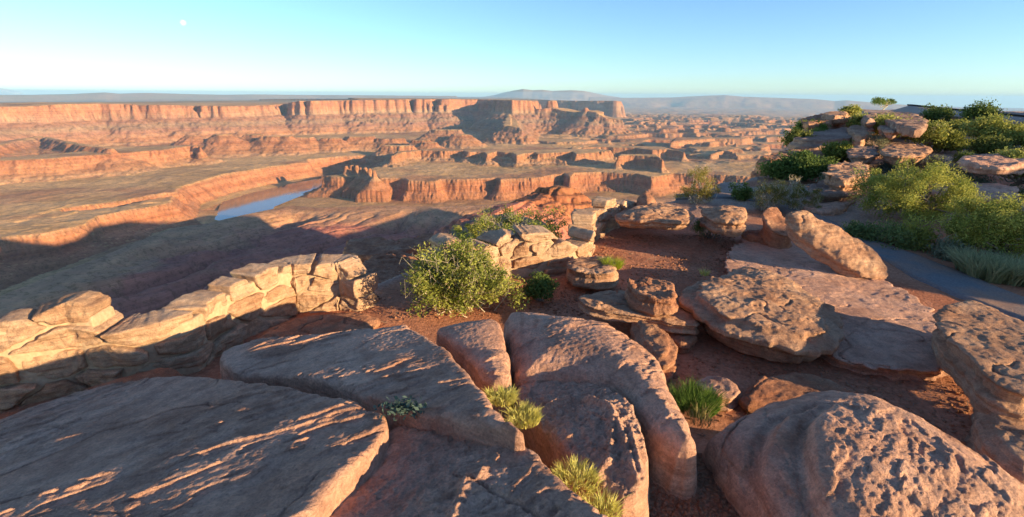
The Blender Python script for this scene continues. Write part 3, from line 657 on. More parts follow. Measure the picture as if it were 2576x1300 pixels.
rock('boulder', 'shorter slab leaning against the long tipped slab', [(1918,532),(1945,519),(1975,538),(2004,584),(1988,594),(1950,582),(1925,562)], (-4.68, -.10, .35), .40, M_RED, h=.018, rnd=.06, led=.07, rough=.03, rf=9, seed=33, edge=.04)
rock('boulder', 'wide mushroom ledge overhanging the far side of the red terrace', [(1540,538),(1580,517),(1640,508),(1712,512),(1748,530),(1742,545),(1690,549),(1600,547)], (-2.13, .03, .0), .24, M_ROUGH, h=.016, rnd=.08, led=.12, per=.07, lam=.03, rough=.015, seed=35, edge=.08, taper=.15, dome=.06)
rock('boulder', 'lumpy ledge between the mushroom ledge and the leaning slabs', [(1750,524),(1800,515),(1860,511),(1890,528),(1887,552),(1840,555),(1780,547)], (-2.12, .03, .0), .30, M_ROUGH, h=.016, rnd=.07, led=.10, rough=.025, seed=37, edge=.07, taper=.1, dome=.08)
rock('boulder', 'low red stone at the foot of the leaning slabs', [(1865,578),(1920,572),(1960,590),(1930,602),(1880,597)], (-2.42, 0, 0), .22, M_RED, h=.016, rough=.02, seed=40)
rock('boulder', 'round reddish boulder at the far end of the low stone wall', [(1598,492),(1615,477),(1640,481),(1654,498),(1642,509),(1610,507)], (-2.05, 0, 0), .45, M_RED, h=.02, rnd=.14, led=.03, rough=.015, seed=41, dome=.12)
rock('boulder', 'weathered grey boulder cut by the right edge of the photo', [(2360,795),(2400,764),(2442,753),(2520,783),(2600,825),(2700,900),(2660,985),(2560,985),(2490,952),(2440,892),(2385,842)],
     (-1.99, -.02, -.0), .36, M_ROUGH, h=.013, rnd=.09, led=.08, per=.10, lam=.012, rough=.014, rf=13, ns_=.02, seed=43, edge=.06, under=.08)
rock('boulder', 'pale cracked boulder under the weathered grey one', [(2462,978),(2510,965),(2570,995),(2640,1020),(2700,1110),(2620,1200),(2570,1190),(2495,1120),(2455,1060)], (-2.30, .0, .0), .4, M_ROUGH, h=.013, rnd=.10, led=.06, rough=.012, ns_=.02, seed=45, edge=.05)
rock('boulder', 'flat stone at the right end of the lit wall with green plant on it', [(1428,655),(1475,643),(1540,649),(1560,676),(1545,690),(1480,688),(1435,678)], (-2.34, .03, 0), .24, M_ROUGH, h=.012, rnd=.06, led=.06, rough=.014, seed=47)
rock('boulder', 'pinkish flat stone beside the green plant in the gully', [(1738,948),(1790,934),(1850,958),(1868,990),(1832,1008),(1770,985)], (-2.56, .05, 0), .16, M_SLAB, h=.010, rnd=.04, rough=.008, seed=49)
rock('rock_ledge', 'dark low ledge in shadow behind the domed boulder', [(1862,1005),(1905,955),(1990,932),(2050,938),(2110,965),(2180,985),(2080,1000),(1960,1010)], (-2.46, .0, 0), .22, M_RED, h=.014, led=.07, per=.06, rough=.016, seed=51, cat='rock ledge')
rock('rock_ledge', 'reddish flat rock at the foot of the wall behind the slabs', [(630,858),(700,812),(800,790),(905,785),(960,800),(920,822),(800,840),(700,858)], (-2.50, .0, 0), .2, M_RED, h=.014, led=.05, per=.06, rough=.01, seed=53, cat='rock ledge')
rock('rock_ledge', 'low reddish rock between wall foot and the corner slab', [(200,985),(280,955),(360,935),(430,925),(470,945),(380,960),(260,1000)], (-2.40, .0, 0), .25, M_RED, h=.014, led=.05, per=.06, rough=.012, seed=54, cat='rock ledge')
rock('rock_outcrop', 'crumbling red outcrop joining the two stone walls', [(905,660),(940,640),(1000,635),(1050,640),(1060,690),(1010,730),(950,745),(915,720)], (-2.22, .0, -.10), .5, M_RED, h=.016, rnd=.08, led=.06, rough=.045, rf=9, ns_=.06, nf=5, seed=55, cat='rock outcrop', edge=.08)
rock('rock_outcrop', 'lit orange ledge below the lookout beyond the walls', [(862,618),(905,594),(960,602),(1000,611),(1058,587),(1100,596),(1040,622),(960,640),(890,640)], (-4.6, .0, 0), 2.2, M_RED, h=.05, rnd=.12, led=.22, per=.4, rough=.07, rf=4, ns_=.10, nf=1.6, seed=57, cat='rock outcrop', edge=.3)
rock('rock_outcrop', 'brown rock slope dropping away behind the lit wall', [(1080,600),(1130,575),(1190,553),(1260,530),(1330,540),(1400,560),(1300,585),(1180,600)], (-4.0, .05, 0.05), 2.6, M_FAR, h=.06, rnd=.2, led=.25, per=.35, rough=.06, rf=4, ns_=.10, nf=1.6, seed=58, cat='rock outcrop', edge=.3)
# hillside and cliff edge
def hrock(label, out, z, thick, seed, h=.035, mat=None, name='boulder', **k):
    a = dict(rnd=.1, led=.14, per=.16, lam=.05, lamf=.9, rough=.04, rf=5, ns_=.06, nf=2, edge=.14, taper=.1, group='rocks on the headland slope'); a.update(k)
    return rock(name, label, out, (z, 0, 0), thick, mat or M_FAR, h=h, seed=seed, **a)
hrock('layered boulder left of the large round juniper', [(2072,432),(2100,412),(2150,405),(2196,420),(2190,440),(2150,455),(2095,452)], -1.92, .32, 61, mat=M_ROUGH, h=.025)
hrock('lower layer of stacked ledges under the layered boulder', [(2032,470),(2070,452),(2150,455),(2190,462),(2180,482),(2100,490),(2045,488)], -2.22, .42, 62, h=.03)
hrock('red cliff block at the drop above the blue river bend', [(1893,400),(1925,387),(1985,374),(2060,376),(2105,386),(2050,399),(1960,406)], -2.05, 1.5, 63, h=.05, mat=M_RED, led=.25, per=.4)
hrock('lower red cliff shelf beside the dark green shrub', [(1893,440),(1905,420),(1950,415),(1990,425),(1960,445),(1920,452)], -2.75, 1.2, 64, h=.05, mat=M_RED)
hrock('wide grey ledge halfway up the cliff edge', [(1982,346),(2030,332),(2100,322),(2175,325),(2192,339),(2120,350),(2030,354)], -1.62, .9, 65, h=.06, led=.25, per=.3)
hrock('square block on the wide grey ledge', [(2130,318),(2165,315),(2190,330),(2180,345),(2140,338)], -1.45, .5, 66, h=.05, mat=M_ROUGH)
hrock('upper cliff edge ledge near the skyline', [(1994,305),(2030,292),(2075,284),(2120,284),(2150,295),(2110,305),(2040,311)], -1.25, 1.6, 67, h=.09, mat=M_RED, led=.3, per=.4)
hrock('pale sunlit block on the skyline left of the twisted tree', [(2060,286),(2095,279),(2130,281),(2140,290),(2090,292)], -.95, .5, 68, h=.06, mat=M_ROUGH)
hrock('big tilted flat slab below the twisted tree', [(2195,290),(2230,281),(2290,283),(2332,300),(2330,322),(2290,325),(2240,305)], -1.0, .3, 69, h=.06, mat=M_FAR, taper=0., led=.06)
hrock('rounded stone at the foot of the tilted slab', [(2200,305),(2240,308),(2270,320),(2262,332),(2215,325)], -1.25, .35, 70, h=.05)
hrock('small block beneath the twisted skyline tree', [(2170,290),(2195,282),(2215,290),(2200,300),(2175,300)], -.95, .7, 71, h=.06)
hrock('flat grey ledge stones in the middle of the slope', [(2215,372),(2280,362),(2330,366),(2345,380),(2300,392),(2225,390)], -1.70, .35, 72, h=.04, mat=M_ROUGH)
hrock('low reddish ledge left of the flat grey stones', [(2140,372),(2190,366),(2205,385),(2180,396),(2140,392)], -1.80, .4, 73, h=.04)
hrock('flat rock shelf on the path side of the round juniper', [(2010,505),(2080,495),(2160,505),(2150,525),(2080,535),(2010,522)], -2.45, .2, 74, h=.03, mat=M_SLAB)
hrock('long grey shelf below the right hand junipers', [(2330,470),(2400,455),(2500,462),(2576,480),(2560,500),(2440,500),(2350,490)], -2.15, .25, 75, h=.035, mat=M_SLAB)
hrock('upper grey shelf on the slope by the right edge', [(2400,395),(2480,388),(2576,392),(2620,405),(2560,420),(2440,412)], -1.62, .25, 76, h=.04, mat=M_SLAB)

# ------------------------------------------------------------------ path
M_PATH, ns, ls, bs = nmat('worn_path', .9, .2)
geo = N(ns, 'NewGeometry'); a = N(ns, 'TexNoise', Scale=40.0, Detail=5.0); ls.new(geo.outputs['Position'], a.inputs['Vector'])
a2 = N(ns, 'TexNoise', Scale=1.5, Detail=5.0); ls.new(geo.outputs['Position'], a2.inputs['Vector'])
r1 = ramp(ns, [(.3, (.13,.125,.125)), (.7, (.20,.19,.185))]); ls.new(a.outputs[0], r1.inputs[0])
r2 = ramp(ns, [(.38, (1,1,1)), (.52, (1.5,1.1,.9)), (.62, (1.9,1.15,.8))]); ls.new(a2.outputs[0], r2.inputs[0])
ls.new(mixc(ns, ls, 1.0, r1.outputs[0], r2.outputs[0], 'MULTIPLY'), bs.inputs['Base Color']); bump(ns, ls, bs, a.outputs[0], .01, .5)
e1 = on_plane([(2640,830),(2576,798),(2400,738),(2300,692),(2230,650),(2160,615),(2090,590),(2010,545),(1930,506),(1860,501),(1700,500)], -2.55)[:, :2]
e2 = on_plane([(2640,750),(2576,733),(2450,684),(2350,646),(2240,611),(2170,586),(2080,546),(2010,515),(1940,488),(1860,485),(1700,487)], -2.55)[:, :2]
tt = np.linspace(0, 10, 200); E1 = np.c_[np.interp(tt, range(11), e1[:, 0]), np.interp(tt, range(11), e1[:, 1])]; E2 = np.c_[np.interp(tt, range(11), e2[:, 0]), np.interp(tt, range(11), e2[:, 1])]
k_ = np.linspace(0, 1, 12); PX = E1[:, None]*(1-k_)[None, :, None]+E2[:, None]*k_[None, :, None]
PX[:, 0] += .03*np.c_[pn2(tt*9, tt*0), pn2(tt*9, tt*0+4)]; PX[:, -1] += .03*np.c_[pn2(tt*9, tt*0+8), pn2(tt*9, tt*0+9)]
PZ = ground_z(PX[..., 0], PX[..., 1])+.035
PZ[:, 0] -= .12; PZ[:, -1] -= .12
tag(link('path', mesh('path', np.concatenate([PX, PZ[..., None]], -1).reshape(-1, 3), grid_faces(200, 12), M_PATH)), 'narrow grey walking path on the right', 'path', kind='structure')

# unseen rise added past the right frame edge, its height set to shade the slope
PERP = np.array([-SXY[1], SXY[0]])
tq = np.linspace(8.3, 70, 170); aq = np.interp(tq, [8, 20, 40, 70], [18, 20, 25, 34]); zq = np.interp(tq, [8.3, 8.75, 9.6, 12, 25, 40, 55, 70], [-1.8, 1.55, 1.5, 1.15, 1.2, 2.2, 3.0, 3.4])
zq = zq + .35*fbm2(tq*.9, tq*0+3, 4, 131) - .25
base = SXY[None]*aq[:, None]+PERP[None]*tq[:, None]
rowsR = []
for off, dz in ((-6, None), (-3.5, -2.2), (-1.6, -.9), (-.5, -.15), (0, 0), (.8, .05), (3, -.4), (9, -2.0), (16, None)):
    p = base+SXY[None]*off; rowsR.append(np.c_[p, np.full(len(tq), -3.6) if dz is None else zq+dz+.1*fbm2(tq*1.7, tq*0+off, 3, 133)])
rs = np.stack(rowsR)
tag(link('hill', mesh('hill', rs.reshape(-1, 3), grid_faces(len(rs), len(tq)), M_FAR)), 'unseen rocky rise added to shade the headland slope', 'hill', kind='structure')
# ------------------------------------------------------------------ dry stone walls with pale mortar
M_STONE = rock_mat('wall_sandstone', (.58,.375,.24), (.46,.27,.165), (.66,.46,.31), 1.6, .8)
M_STONE2 = rock_mat('wall_sandstone_red', (.47,.28,.17), (.36,.19,.11), (.56,.37,.24), 1.6, .8)
M_MORT, ns, ls, bs = nmat('pale_mortar', .95, .1)
geo = N(ns, 'NewGeometry'); a = N(ns, 'TexNoise', Scale=30.0, Detail=6.0); ls.new(geo.outputs['Position'], a.inputs['Vector'])
r1 = ramp(ns, [(.3, (.38,.25,.15)), (.7, (.50,.345,.22))]); ls.new(a.outputs[0], r1.inputs[0]); ls.new(r1.outputs[0], bs.inputs['Base Color']); bump(ns, ls, bs, a.outputs[0], .012, .7)
def wall(label, pts, base, thick, ssz, seed, group, h=.014, jag=.12, gap=.011):
    """pts: (x, y, top z) along the wall's middle; stones are cells of a distorted pattern, each stone a part"""
    g = np.random.RandomState(seed); pts = np.asarray(pts, float)
    seg = np.hypot(*np.diff(pts[:, :2], axis=0).T); S = np.r_[0, np.cumsum(seg)]; L = S[-1]
    o = bpy.data.objects.new('stone_wall', None); COL.objects.link(o); c0 = np.array([*pts[len(pts)//2, :2], base]); o.location = c0
    tag(o, label, 'wall', group)
    top = lambda s: np.interp(s, S, pts[:, 2])-base
    def world(s, v, n):
        x = np.interp(s, S, pts[:, 0]); y = np.interp(s, S, pts[:, 1]); e = .12
        tx = np.interp(s+e, S, pts[:, 0])-np.interp(s-e, S, pts[:, 0]); ty = np.interp(s+e, S, pts[:, 1])-np.interp(s-e, S, pts[:, 1])
        l = np.hypot(tx, ty)+1e-9
        return np.stack([x+ty/l*n, y-tx/l*n, base+v], -1)-c0        # n > 0: the side facing the camera
    sl, sh = ssz; sites = []; v = .05; row = 0
    hmax = float((pts[:, 2]-base).max())
    while v < hmax+sh*1.5:
        s = -sl*g.rand(); hh = sh*(.6+.8*g.rand())
        while s < L+sl:
            ln = sl*(.4+1.2*g.rand()); sites.append((s+ln/2, v+hh/2+.28*sh*g.randn())); s += ln
        v += hh; row += 1
    sites = np.array(sites); an = sl/sh
    air = sites[:, 1] > top(sites[:, 0])-sh*.25+jag*sh*g.randn(len(sites))
    ss = np.arange(-.1, L+.1, h); vs_ = np.arange(-.12, hmax+sh*1.2, h)
    A, Bv = np.meshgrid(ss, vs_, indexing='ij')
    A2 = A+.05*fbm2(A*3, Bv*3, 3, seed); B2 = Bv+.035*fbm2(A*3, Bv*3, 3, seed+7)
    dd = np.stack([np.hypot((A2-p[0])/an, B2-p[1]) for p in sites]); idx = np.argsort(dd, 0)[:2]
    d1 = np.take_along_axis(dd, idx[:1], 0)[0]; d2_ = np.take_along_axis(dd, idx[1:2], 0)[0]; first = idx[0]
    sd = -(d2_-d1)*.5+gap                            # inside a stone where negative
    ends = np.maximum(-A, A-L); sd = np.maximum(sd, ends)
    cnt = 0
    for k in range(len(sites)):
        if air[k]: continue
        m = (first == k) & (sd < 0)
        if m.sum() < 60: continue
        ii = np.where(m.any(1))[0]; jj = np.where(m.any(0))[0]
        i0, i1 = max(0, ii[0]-4), min(len(ss), ii[-1]+5); j0, j1 = max(0, jj[0]-4), min(len(vs_), jj[-1]+5)
        loc = np.where(first[i0:i1, j0:j1] == k, sd[i0:i1, j0:j1], np.abs(sd[i0:i1, j0:j1])+.01)
        aa, bb = A[i0:i1, j0:j1], Bv[i0:i1, j0:j1]
        dep = thick/2*(.88+.24*g.rand()); ns2 = np.arange(-dep-.12, dep+.12, h)
        tilt = (aa-aa.mean())*g.uniform(-.2, .2)+(bb-bb.mean())*g.uniform(-.25, .25)
        face = np.abs(ns2)[None, None]-(dep+tilt+.035*fbm2(aa*5, bb*8, 4, k)+.03*steps(fbm2(aa*4, bb*4, 3, k+50), 3))[..., None]
        D = smax(loc[..., None]+.010*fbm2(aa*14, bb*14, 3, k+70)[..., None]+0*face, face, .016)
        vv, ff = sdf_mesh(D, np.zeros(3), h)
        if len(vv) < 20: continue
        s_ = ss[i0]+vv[:, 0]; v_ = vs_[j0]+vv[:, 1]; n_ = ns2[0]+vv[:, 2]
        n_ = n_+.014*fbm3(np.c_[s_, v_, n_], 9, 3, k); v_ = v_+.010*fbm3(np.c_[s_, v_, n_], 11, 3, k+3); s_ = s_+.010*fbm3(np.c_[s_, v_, n_], 11, 2, k+6)
        link('stone', mesh('stone', world(s_, v_, n_), ff[:, ::-1] if False else ff, M_STONE if g.rand() < .62 else M_STONE2), o); cnt += 1
    # mortar between and behind the stones
    solid = np.isin(first, np.where(~air)[0])
    ok = np.where(solid, -1.0, 1.0); 
    core = np.full(A.shape, 1.0)
    bad = np.argwhere(~solid)
    hgt = np.array([vs_[np.where(solid[i])[0].max()] if solid[i].any() else -.1 for i in range(len(ss))])
    hk = np.array([hgt[max(0, i-3):i+4].min() for i in range(len(hgt))])
    core = np.maximum(Bv-(hk-.08)[:, None]-.02*pn2(A*9, Bv*9, 3), ends+.03)
    ns2 = np.arange(-thick/2-.08, thick/2+.08, h)
    face = np.abs(ns2)[None, None]-(thick/2*.83+.02*fbm2(A*4, Bv*4, 3, seed+60)+.02*np.clip(fbm2(A*1.5, Bv*1.5, 2, seed+66), -.5, 1))[..., None]
    vv, ff = sdf_mesh(smax(core[..., None]+0*face, face, .03), np.zeros(3), h)
    link('mortar', mesh('mortar', world(ss[0]+vv[:, 0], vs_[0]+vv[:, 1], ns2[0]+vv[:, 2]), ff, M_MORT), o)
    print(label, 'stones', cnt)
    return o
def wp(px, py, z): 
    p = on_plane([(px, py)], z)[0]; return (p[0], p[1], z)
wall('curving stone wall at left with sunlit top and shaded foot', [wp(-330,790,-1.66), wp(-150,775,-1.68), wp(0,765,-1.72), wp(180,748,-1.76), wp(330,764,-1.84), wp(440,765,-1.92), wp(470,740,-1.92), wp(600,690,-1.94), wp(720,645,-1.92), wp(860,640,-1.94), wp(918,668,-2.02)],
     -2.72, .36, (.46, .20), 5, 'stone walls at the lookout', h=.013)
wall('straight sunlit stone wall behind the large green bush', [wp(1070,612,-1.90), wp(1150,598,-1.90), wp(1240,580,-1.90), wp(1330,588,-1.98), wp(1410,590,-2.03), wp(1470,570,-2.02)],
     -2.75, .40, (.36, .19), 9, 'stone walls at the lookout', h=.014)
wall('low wall running back beside the red terrace with only its top lit', [wp(1462,556,-1.98), wp(1472,530,-2.0), wp(1510,508,-2.02), wp(1560,496,-2.04), wp(1605,490,-2.06)],
     -2.75, .36, (.38, .20), 13, 'stone walls at the lookout', h=.018)
# ------------------------------------------------------------------ plants
def leaf_mat(name, trans=.35):
    m, ns, ls, bs = nmat(name, .7, .15)
    at = N(ns, 'VertexColor', layer_name='tint'); ls.new(at.outputs[0], bs.inputs['Base Color'])
    tr = N(ns, 'BsdfTranslucent'); ls.new(at.outputs[0], tr.inputs[0]); mx = N(ns, 'MixShader'); mx.inputs[0].default_value = trans
    ls.new(bs.outputs[0], mx.inputs[1]); ls.new(tr.outputs[0], mx.inputs[2]); ls.new(mx.outputs[0], ns['Material Output'].inputs[0])
    return m
M_LEAF = leaf_mat('leaves')
def plain(name, c, rough=.9):
    m, ns, ls, bs = nmat(name, rough, .1); geo = N(ns, 'NewGeometry'); a = N(ns, 'TexNoise', Scale=25.0, Detail=4.0); ls.new(geo.outputs['Position'], a.inputs['Vector'])
    r = ramp(ns, [(.3, tuple(q*.7 for q in c)), (.7, tuple(q*1.3 for q in c))]); ls.new(a.outputs[0], r.inputs[0]); ls.new(r.outputs[0], bs.inputs['Base Color']); return m
M_BARK = plain('grey_bark', (.26,.20,.15)); M_TWIG = plain('pale_twigs', (.52,.42,.30))
def leaves_mesh(cent, nrm_up, size, asp, cols, g):
    n = len(cent); a = g.normal(size=(n, 3)); a[:, 2] = a[:, 2]*.8+nrm_up; a /= np.linalg.norm(a, axis=1)[:, None]
    b = np.cross(a, g.normal(size=(n, 3))); b /= np.linalg.norm(b, axis=1)[:, None]+1e-9
    s = size*(.6+.8*g.rand(n))[:, None]
    v = np.stack([cent-a*s, cent+b*s*asp, cent+a*s, cent-b*s*asp], 1).reshape(-1, 3)
    return v, np.arange(4*n).reshape(n, 4), np.repeat(cols, 4, 0)
def tubes(segs, sides=4):
    """segs: list of (p0, p1, r0, r1)"""
    V, Fc = [], []; k = 0; an = np.arange(sides)*2*np.pi/sides
    for p0, p1, r0, r1 in segs:
        d = p1-p0; l = np.linalg.norm(d); d = d/(l+1e-9); u = np.cross(d, [.3, .9, .2]); u /= np.linalg.norm(u)+1e-9; w = np.cross(d, u)
        ring = np.cos(an)[:, None]*u+np.sin(an)[:, None]*w
        V.append(p0+ring*r0); V.append(p1+ring*r1)
        for i in range(sides): Fc.append((k+i, k+(i+1) % sides, k+sides+(i+1) % sides, k+sides+i))
        k += 2*sides
    return np.concatenate(V), np.array(Fc)
def limb(p0, p1, r0, r1, g, n=4, bend=.12):
    t = np.linspace(0, 1, n+1)[:, None]; L = np.linalg.norm(p1-p0); q = p0+(p1-p0)*t
    q[1:-1] += g.normal(size=(n-1, 3))*bend*L*.5; r = r0+(r1-r0)*t[:, 0]
    return [(q[i], q[i+1], r[i], r[i+1]) for i in range(n)]
def shrub(name, label, cat, pos, w, h, d=None, n=6000, leaf=.02, cols=((.10,.14,.03),(.16,.20,.05)), ncl=60, spread=.13, up=.2, asp=.5, stems=14, stem_mat=None, trunk=0., seed=1, group='shrubs on the headland',
          twigs=0, part='foliage', low=.25, dead=0., flat=0., stem_r=.012):
    """a woody plant: stems from the base to leafy clumps that leave gaps between them"""
    g = np.random.RandomState(seed); d = d or w
    o = bpy.data.objects.new(name, None); COL.objects.link(o); o.location = tuple(pos); tag(o, label, cat, group)
    cc = []
    while len(cc) < ncl:
        p = g.normal(size=3); p /= np.linalg.norm(p); p *= (.45+.55*g.rand()**.45)
        if p[2] < -.75+low: continue
        if pn3(np.array([p[0]*1.6+seed*3.1]), np.array([p[1]*1.6]), np.array([p[2]*1.6]))[0] < -.22: continue
        cc.append(p)
    cc = np.array(cc); z0 = trunk*h
    lump = 1+.22*np.sin(3*np.arctan2(cc[:, 1], cc[:, 0])+seed)*g.rand(ncl)+.15*g.randn(ncl)
    ctr = np.c_[cc[:, 0]*w/2*lump, cc[:, 1]*d/2*lump, z0+(h-z0)*(.46+.50*cc[:, 2]*lump*(1-flat))]
    ctr[:, 2] = np.clip(ctr[:, 2], .04*h, 1.08*h)
    per = max(3, n//ncl); id_ = np.repeat(np.arange(ncl), per); sc = spread*(.6+.9*g.rand(ncl))
    off = g.normal(size=(len(id_), 3)); off /= np.linalg.norm(off, axis=1)[:, None]; off *= (g.rand(len(id_))**.5)[:, None]
    P_ = ctr[id_]+off*(sc[id_])[:, None]*np.array([1, 1, .8])
    P_[:, 2] = np.maximum(P_[:, 2], .01)
    c1, c2 = np.array(cols[0]), np.array(cols[1]); kk = np.clip(.5+.30*g.randn(ncl)[id_]+.22*g.randn(len(id_)), 0, 1)[:, None]
    cl = c1+(c2-c1)*kk
    if dead: cl = np.where((g.rand(len(id_)) < dead)[:, None], np.array([.30,.22,.12]), cl)
    v, f, c_ = leaves_mesh(P_, up, leaf, asp, cl, g)
    me = mesh(part, v, f, M_LEAF, False, c_); link(part, me, o)
    segs = []
    if trunk:
        tp = np.array([.05*w*g.randn(), .05*d*g.randn(), z0*1.4+.1*h]); segs += limb(np.array([0, 0, -.15]), tp, .055*h+.02, .035*h+.01, g, 5, .3)
    for i in range(stems):
        b0 = segs[-1][1] if trunk and g.rand() < .75 else np.array([.06*w*g.randn(), .06*d*g.randn(), -.05])
        if trunk: b0 = tp*(.35+.65*g.rand())
        segs += limb(b0, ctr[g.randint(ncl)], stem_r*(1.2 if trunk else 1)*(1+h*.25), stem_r*.35, g, 4, .25)
    for i in range(twigs):
        c0 = ctr[g.randint(ncl)]; dirn = g.normal(size=3); dirn[2] = abs(dirn[2])*.7; dirn /= np.linalg.norm(dirn)
        segs += limb(c0*.75, c0+dirn*spread*1.5, stem_r*.35, stem_r*.12, g, 3, .3)
    v, f = tubes(segs); link('trunk' if trunk else 'stems', mesh('stems', v, f, stem_mat or M_BARK), o)
    return o
def sz(px_w, pos): return px_w*W_PX/2576/F_PX*float(np.dot(pos, _fw))
GRN = ((.14,.175,.03),(.38,.37,.08)); YEL = ((.24,.24,.05),(.46,.42,.09)); DRK = ((.08,.13,.03),(.20,.24,.055)); JUN = ((.19,.23,.045),(.50,.46,.11)); SAGE = ((.20,.22,.13),(.36,.35,.22)); DRYG = ((.25,.21,.09),(.38,.31,.13))
def at_foot(px, foot, w, top):
    p = hitg(px, foot); return p, sz(w, p), sz(foot-top, p)*1.12
def S(label, px, foot, w, top, seed, name='shrub', cat='shrub', big=1.0, **k):
    p, ww, hh = at_foot(px, foot, w, top)
    return shrub(name, label, cat, p, ww*.80, hh*.88, seed=seed, **k)
# by the walls
S('large leafy green bush in front of the sunlit wall', 1168, 772, 292, 612, 3, n=26000, leaf=.017, cols=GRN, ncl=170, spread=.14, stems=70, twigs=380, stem_mat=M_TWIG, dead=.07, group='bushes at the stone walls', stem_r=.008)
S('small dark bush in the shadow right of the large bush', 1356, 757, 92, 693, 4, n=4000, leaf=.016, cols=DRK, ncl=40, spread=.09, stems=16, group='bushes at the stone walls', trunk=.2, stem_r=.007)
p_ = np.array([-.05, 8.9, -3.0]); p_ = ray(1310, 590)/ray(1310, 590)[1]*8.6; p_[2] = -2.55
shrub('shrub', 'wide bush growing behind the sunlit wall', 'shrub', p_, sz(210, p_), .62, n=8000, leaf=.018, cols=GRN, ncl=90, spread=.12, stems=30, twigs=120, stem_mat=M_TWIG, dead=.04, seed=6, group='bushes at the stone walls', stem_r=.007)
p2 = ray(1176, 588)/ray(1176, 588)[1]*8.3
shrub('shrub', 'small bright green bush peeping over the left end of the sunlit wall', 'shrub', p2+np.array([0, 0, -.1]), sz(62, p2), .34, n=1500, leaf=.016, cols=YEL, ncl=16, spread=.08, stems=8, seed=7, group='bushes at the stone walls', stem_r=.006)
S('dark rounded bush in front of the lumpy ledge', 1783, 597, 90, 543, 8, n=4000, leaf=.016, cols=DRK, ncl=44, spread=.10, stems=10, up=.5, asp=.25)
# yellow flowering scrub behind the ledges
S('yellow green bush standing behind the mushroom ledge', 1752, 512, 106, 426, 9, n=6000, leaf=.022, cols=((.17,.15,.035),(.36,.29,.075)), ncl=60, spread=.13, stems=24, up=.9, asp=.28, stem_mat=M_TWIG, twigs=40)
S('spiky yellowish bush behind the leaning slabs', 1935, 528, 96, 452, 10, n=5000, leaf=.025, cols=((.16,.15,.04),(.32,.27,.08)), ncl=44, spread=.12, stems=26, up=1.2, asp=.2, stem_mat=M_TWIG, twigs=50)
S('tall thin spiky bush right of the yellowish one', 2005, 530, 60, 468, 11, n=2600, leaf=.025, cols=((.16,.15,.04),(.32,.27,.08)), ncl=24, spread=.10, stems=18, up=1.2, asp=.2, stem_mat=M_TWIG, twigs=30)
S('narrow spiky sprig nearest the leaning slab tops', 2046, 532, 30, 462, 12, n=900, leaf=.025, cols=((.16,.15,.04),(.32,.27,.08)), ncl=9, spread=.08, stems=8, up=1.2, asp=.2, stem_mat=M_TWIG, twigs=12)
S('bare pale dead branches rising behind the spiky bush', 1992, 500, 60, 424, 13, n=160, leaf=.02, cols=DRYG, ncl=14, spread=.10, stems=22, stem_mat=M_TWIG, twigs=60, name='dead_shrub', stem_r=.012)
S('low dark green bush left of the spiky yellowish one', 1868, 505, 64, 462, 14, n=3000, leaf=.022, cols=DRK, ncl=30, spread=.12, stems=8)
# junipers
def J(label, px, foot, w, top, seed, n=9000, leaf=.035, cols=JUN, ncl=110, spread=.22, trunk=.16, **k):
    a = dict(name='juniper_tree', cat='tree', n=n, leaf=leaf, cols=cols, ncl=ncl, spread=spread, trunk=trunk, stems=26, up=.5, asp=.45, part='crown', group='junipers on the headland', stem_r=.018, low=.2); a.update(k)
    if w < 112: w *= .86; top += 3; a['n'] = int(a['n']*.8)
    return S(label, px, foot, w, top, seed, **a)
J('large round juniper beside the path, sunlit on its right', 2290, 558, 276, 414, 20, n=42000, leaf=.019, ncl=260, spread=.17, cols=((.18,.22,.04),(.50,.46,.10)), trunk=.08, low=0)
J('broad juniper with a bare grey limb at the right edge', 2500, 652, 262, 492, 21, n=42000, leaf=.017, ncl=240, spread=.15, cols=((.19,.22,.04),(.50,.46,.10)), twigs=60, trunk=.08, low=0)
J('dark juniper with hollow shaded trunk at the right edge', 2545, 472, 120, 378, 22, n=9000, leaf=.035, ncl=90, trunk=.25)
J('dense bright juniper clinging to the cliff edge', 2018, 452, 118, 388, 23, n=12000, leaf=.04, ncl=120, spread=.24, cols=((.06,.11,.03),(.17,.22,.05)), low=0)
J('dark low juniper below the bright cliff edge one', 1945, 447, 70, 405, 24, n=4000, leaf=.04, ncl=50, cols=DRK, low=0)
J('yellow green juniper above the layered boulder', 2100, 408, 84, 358, 25, n=7000, leaf=.045, ncl=80, cols=((.09,.12,.02),(.25,.25,.05)), low=0)
J('rounded golden juniper right of the bare trunk one', 2378, 388, 92, 332, 26, n=7000, leaf=.05, ncl=80, cols=((.10,.12,.02),(.25,.25,.05)), low=0)
J('open juniper with visible grey trunk and thin crown', 2325, 385, 96, 312, 27, n=5000, leaf=.05, ncl=60, trunk=.35, spread=.32, twigs=30)
J('juniper clump at mid slope below the tilted slab', 2222, 352, 96, 292, 28, n=6000, leaf=.055, ncl=70, spread=.35)
J('small juniper left of the mid slope clump', 2157, 330, 54, 290, 29, n=3500, leaf=.06, ncl=40, spread=.32)
J('rounded juniper on the skyline left of the twisted tree', 2137, 292, 46, 266, 30, n=3000, leaf=.07, ncl=36, spread=.38)
J('juniper spread along the cliff edge ledge', 2035, 336, 82, 308, 31, n=4500, leaf=.06, ncl=50, spread=.35, cols=((.07,.12,.02),(.20,.23,.05)))
J('pale juniper on the outer corner of the cliff edge', 2000, 368, 66, 333, 32, n=3500, leaf=.055, ncl=40, spread=.3, cols=((.10,.12,.03),(.24,.24,.06)))
J('dark juniper in front of the low roof', 2352, 312, 72, 270, 33, n=4500, leaf=.07, ncl=50, spread=.42, cols=DRK)
J('tall ragged juniper beside the right half of the roof', 2455, 318, 84, 264, 34, n=5000, leaf=.07, ncl=54, spread=.45, cols=DRK, trunk=.25)
J('broad juniper below the ragged one', 2478, 362, 110, 298, 35, n=6000, leaf=.06, ncl=70, spread=.38)
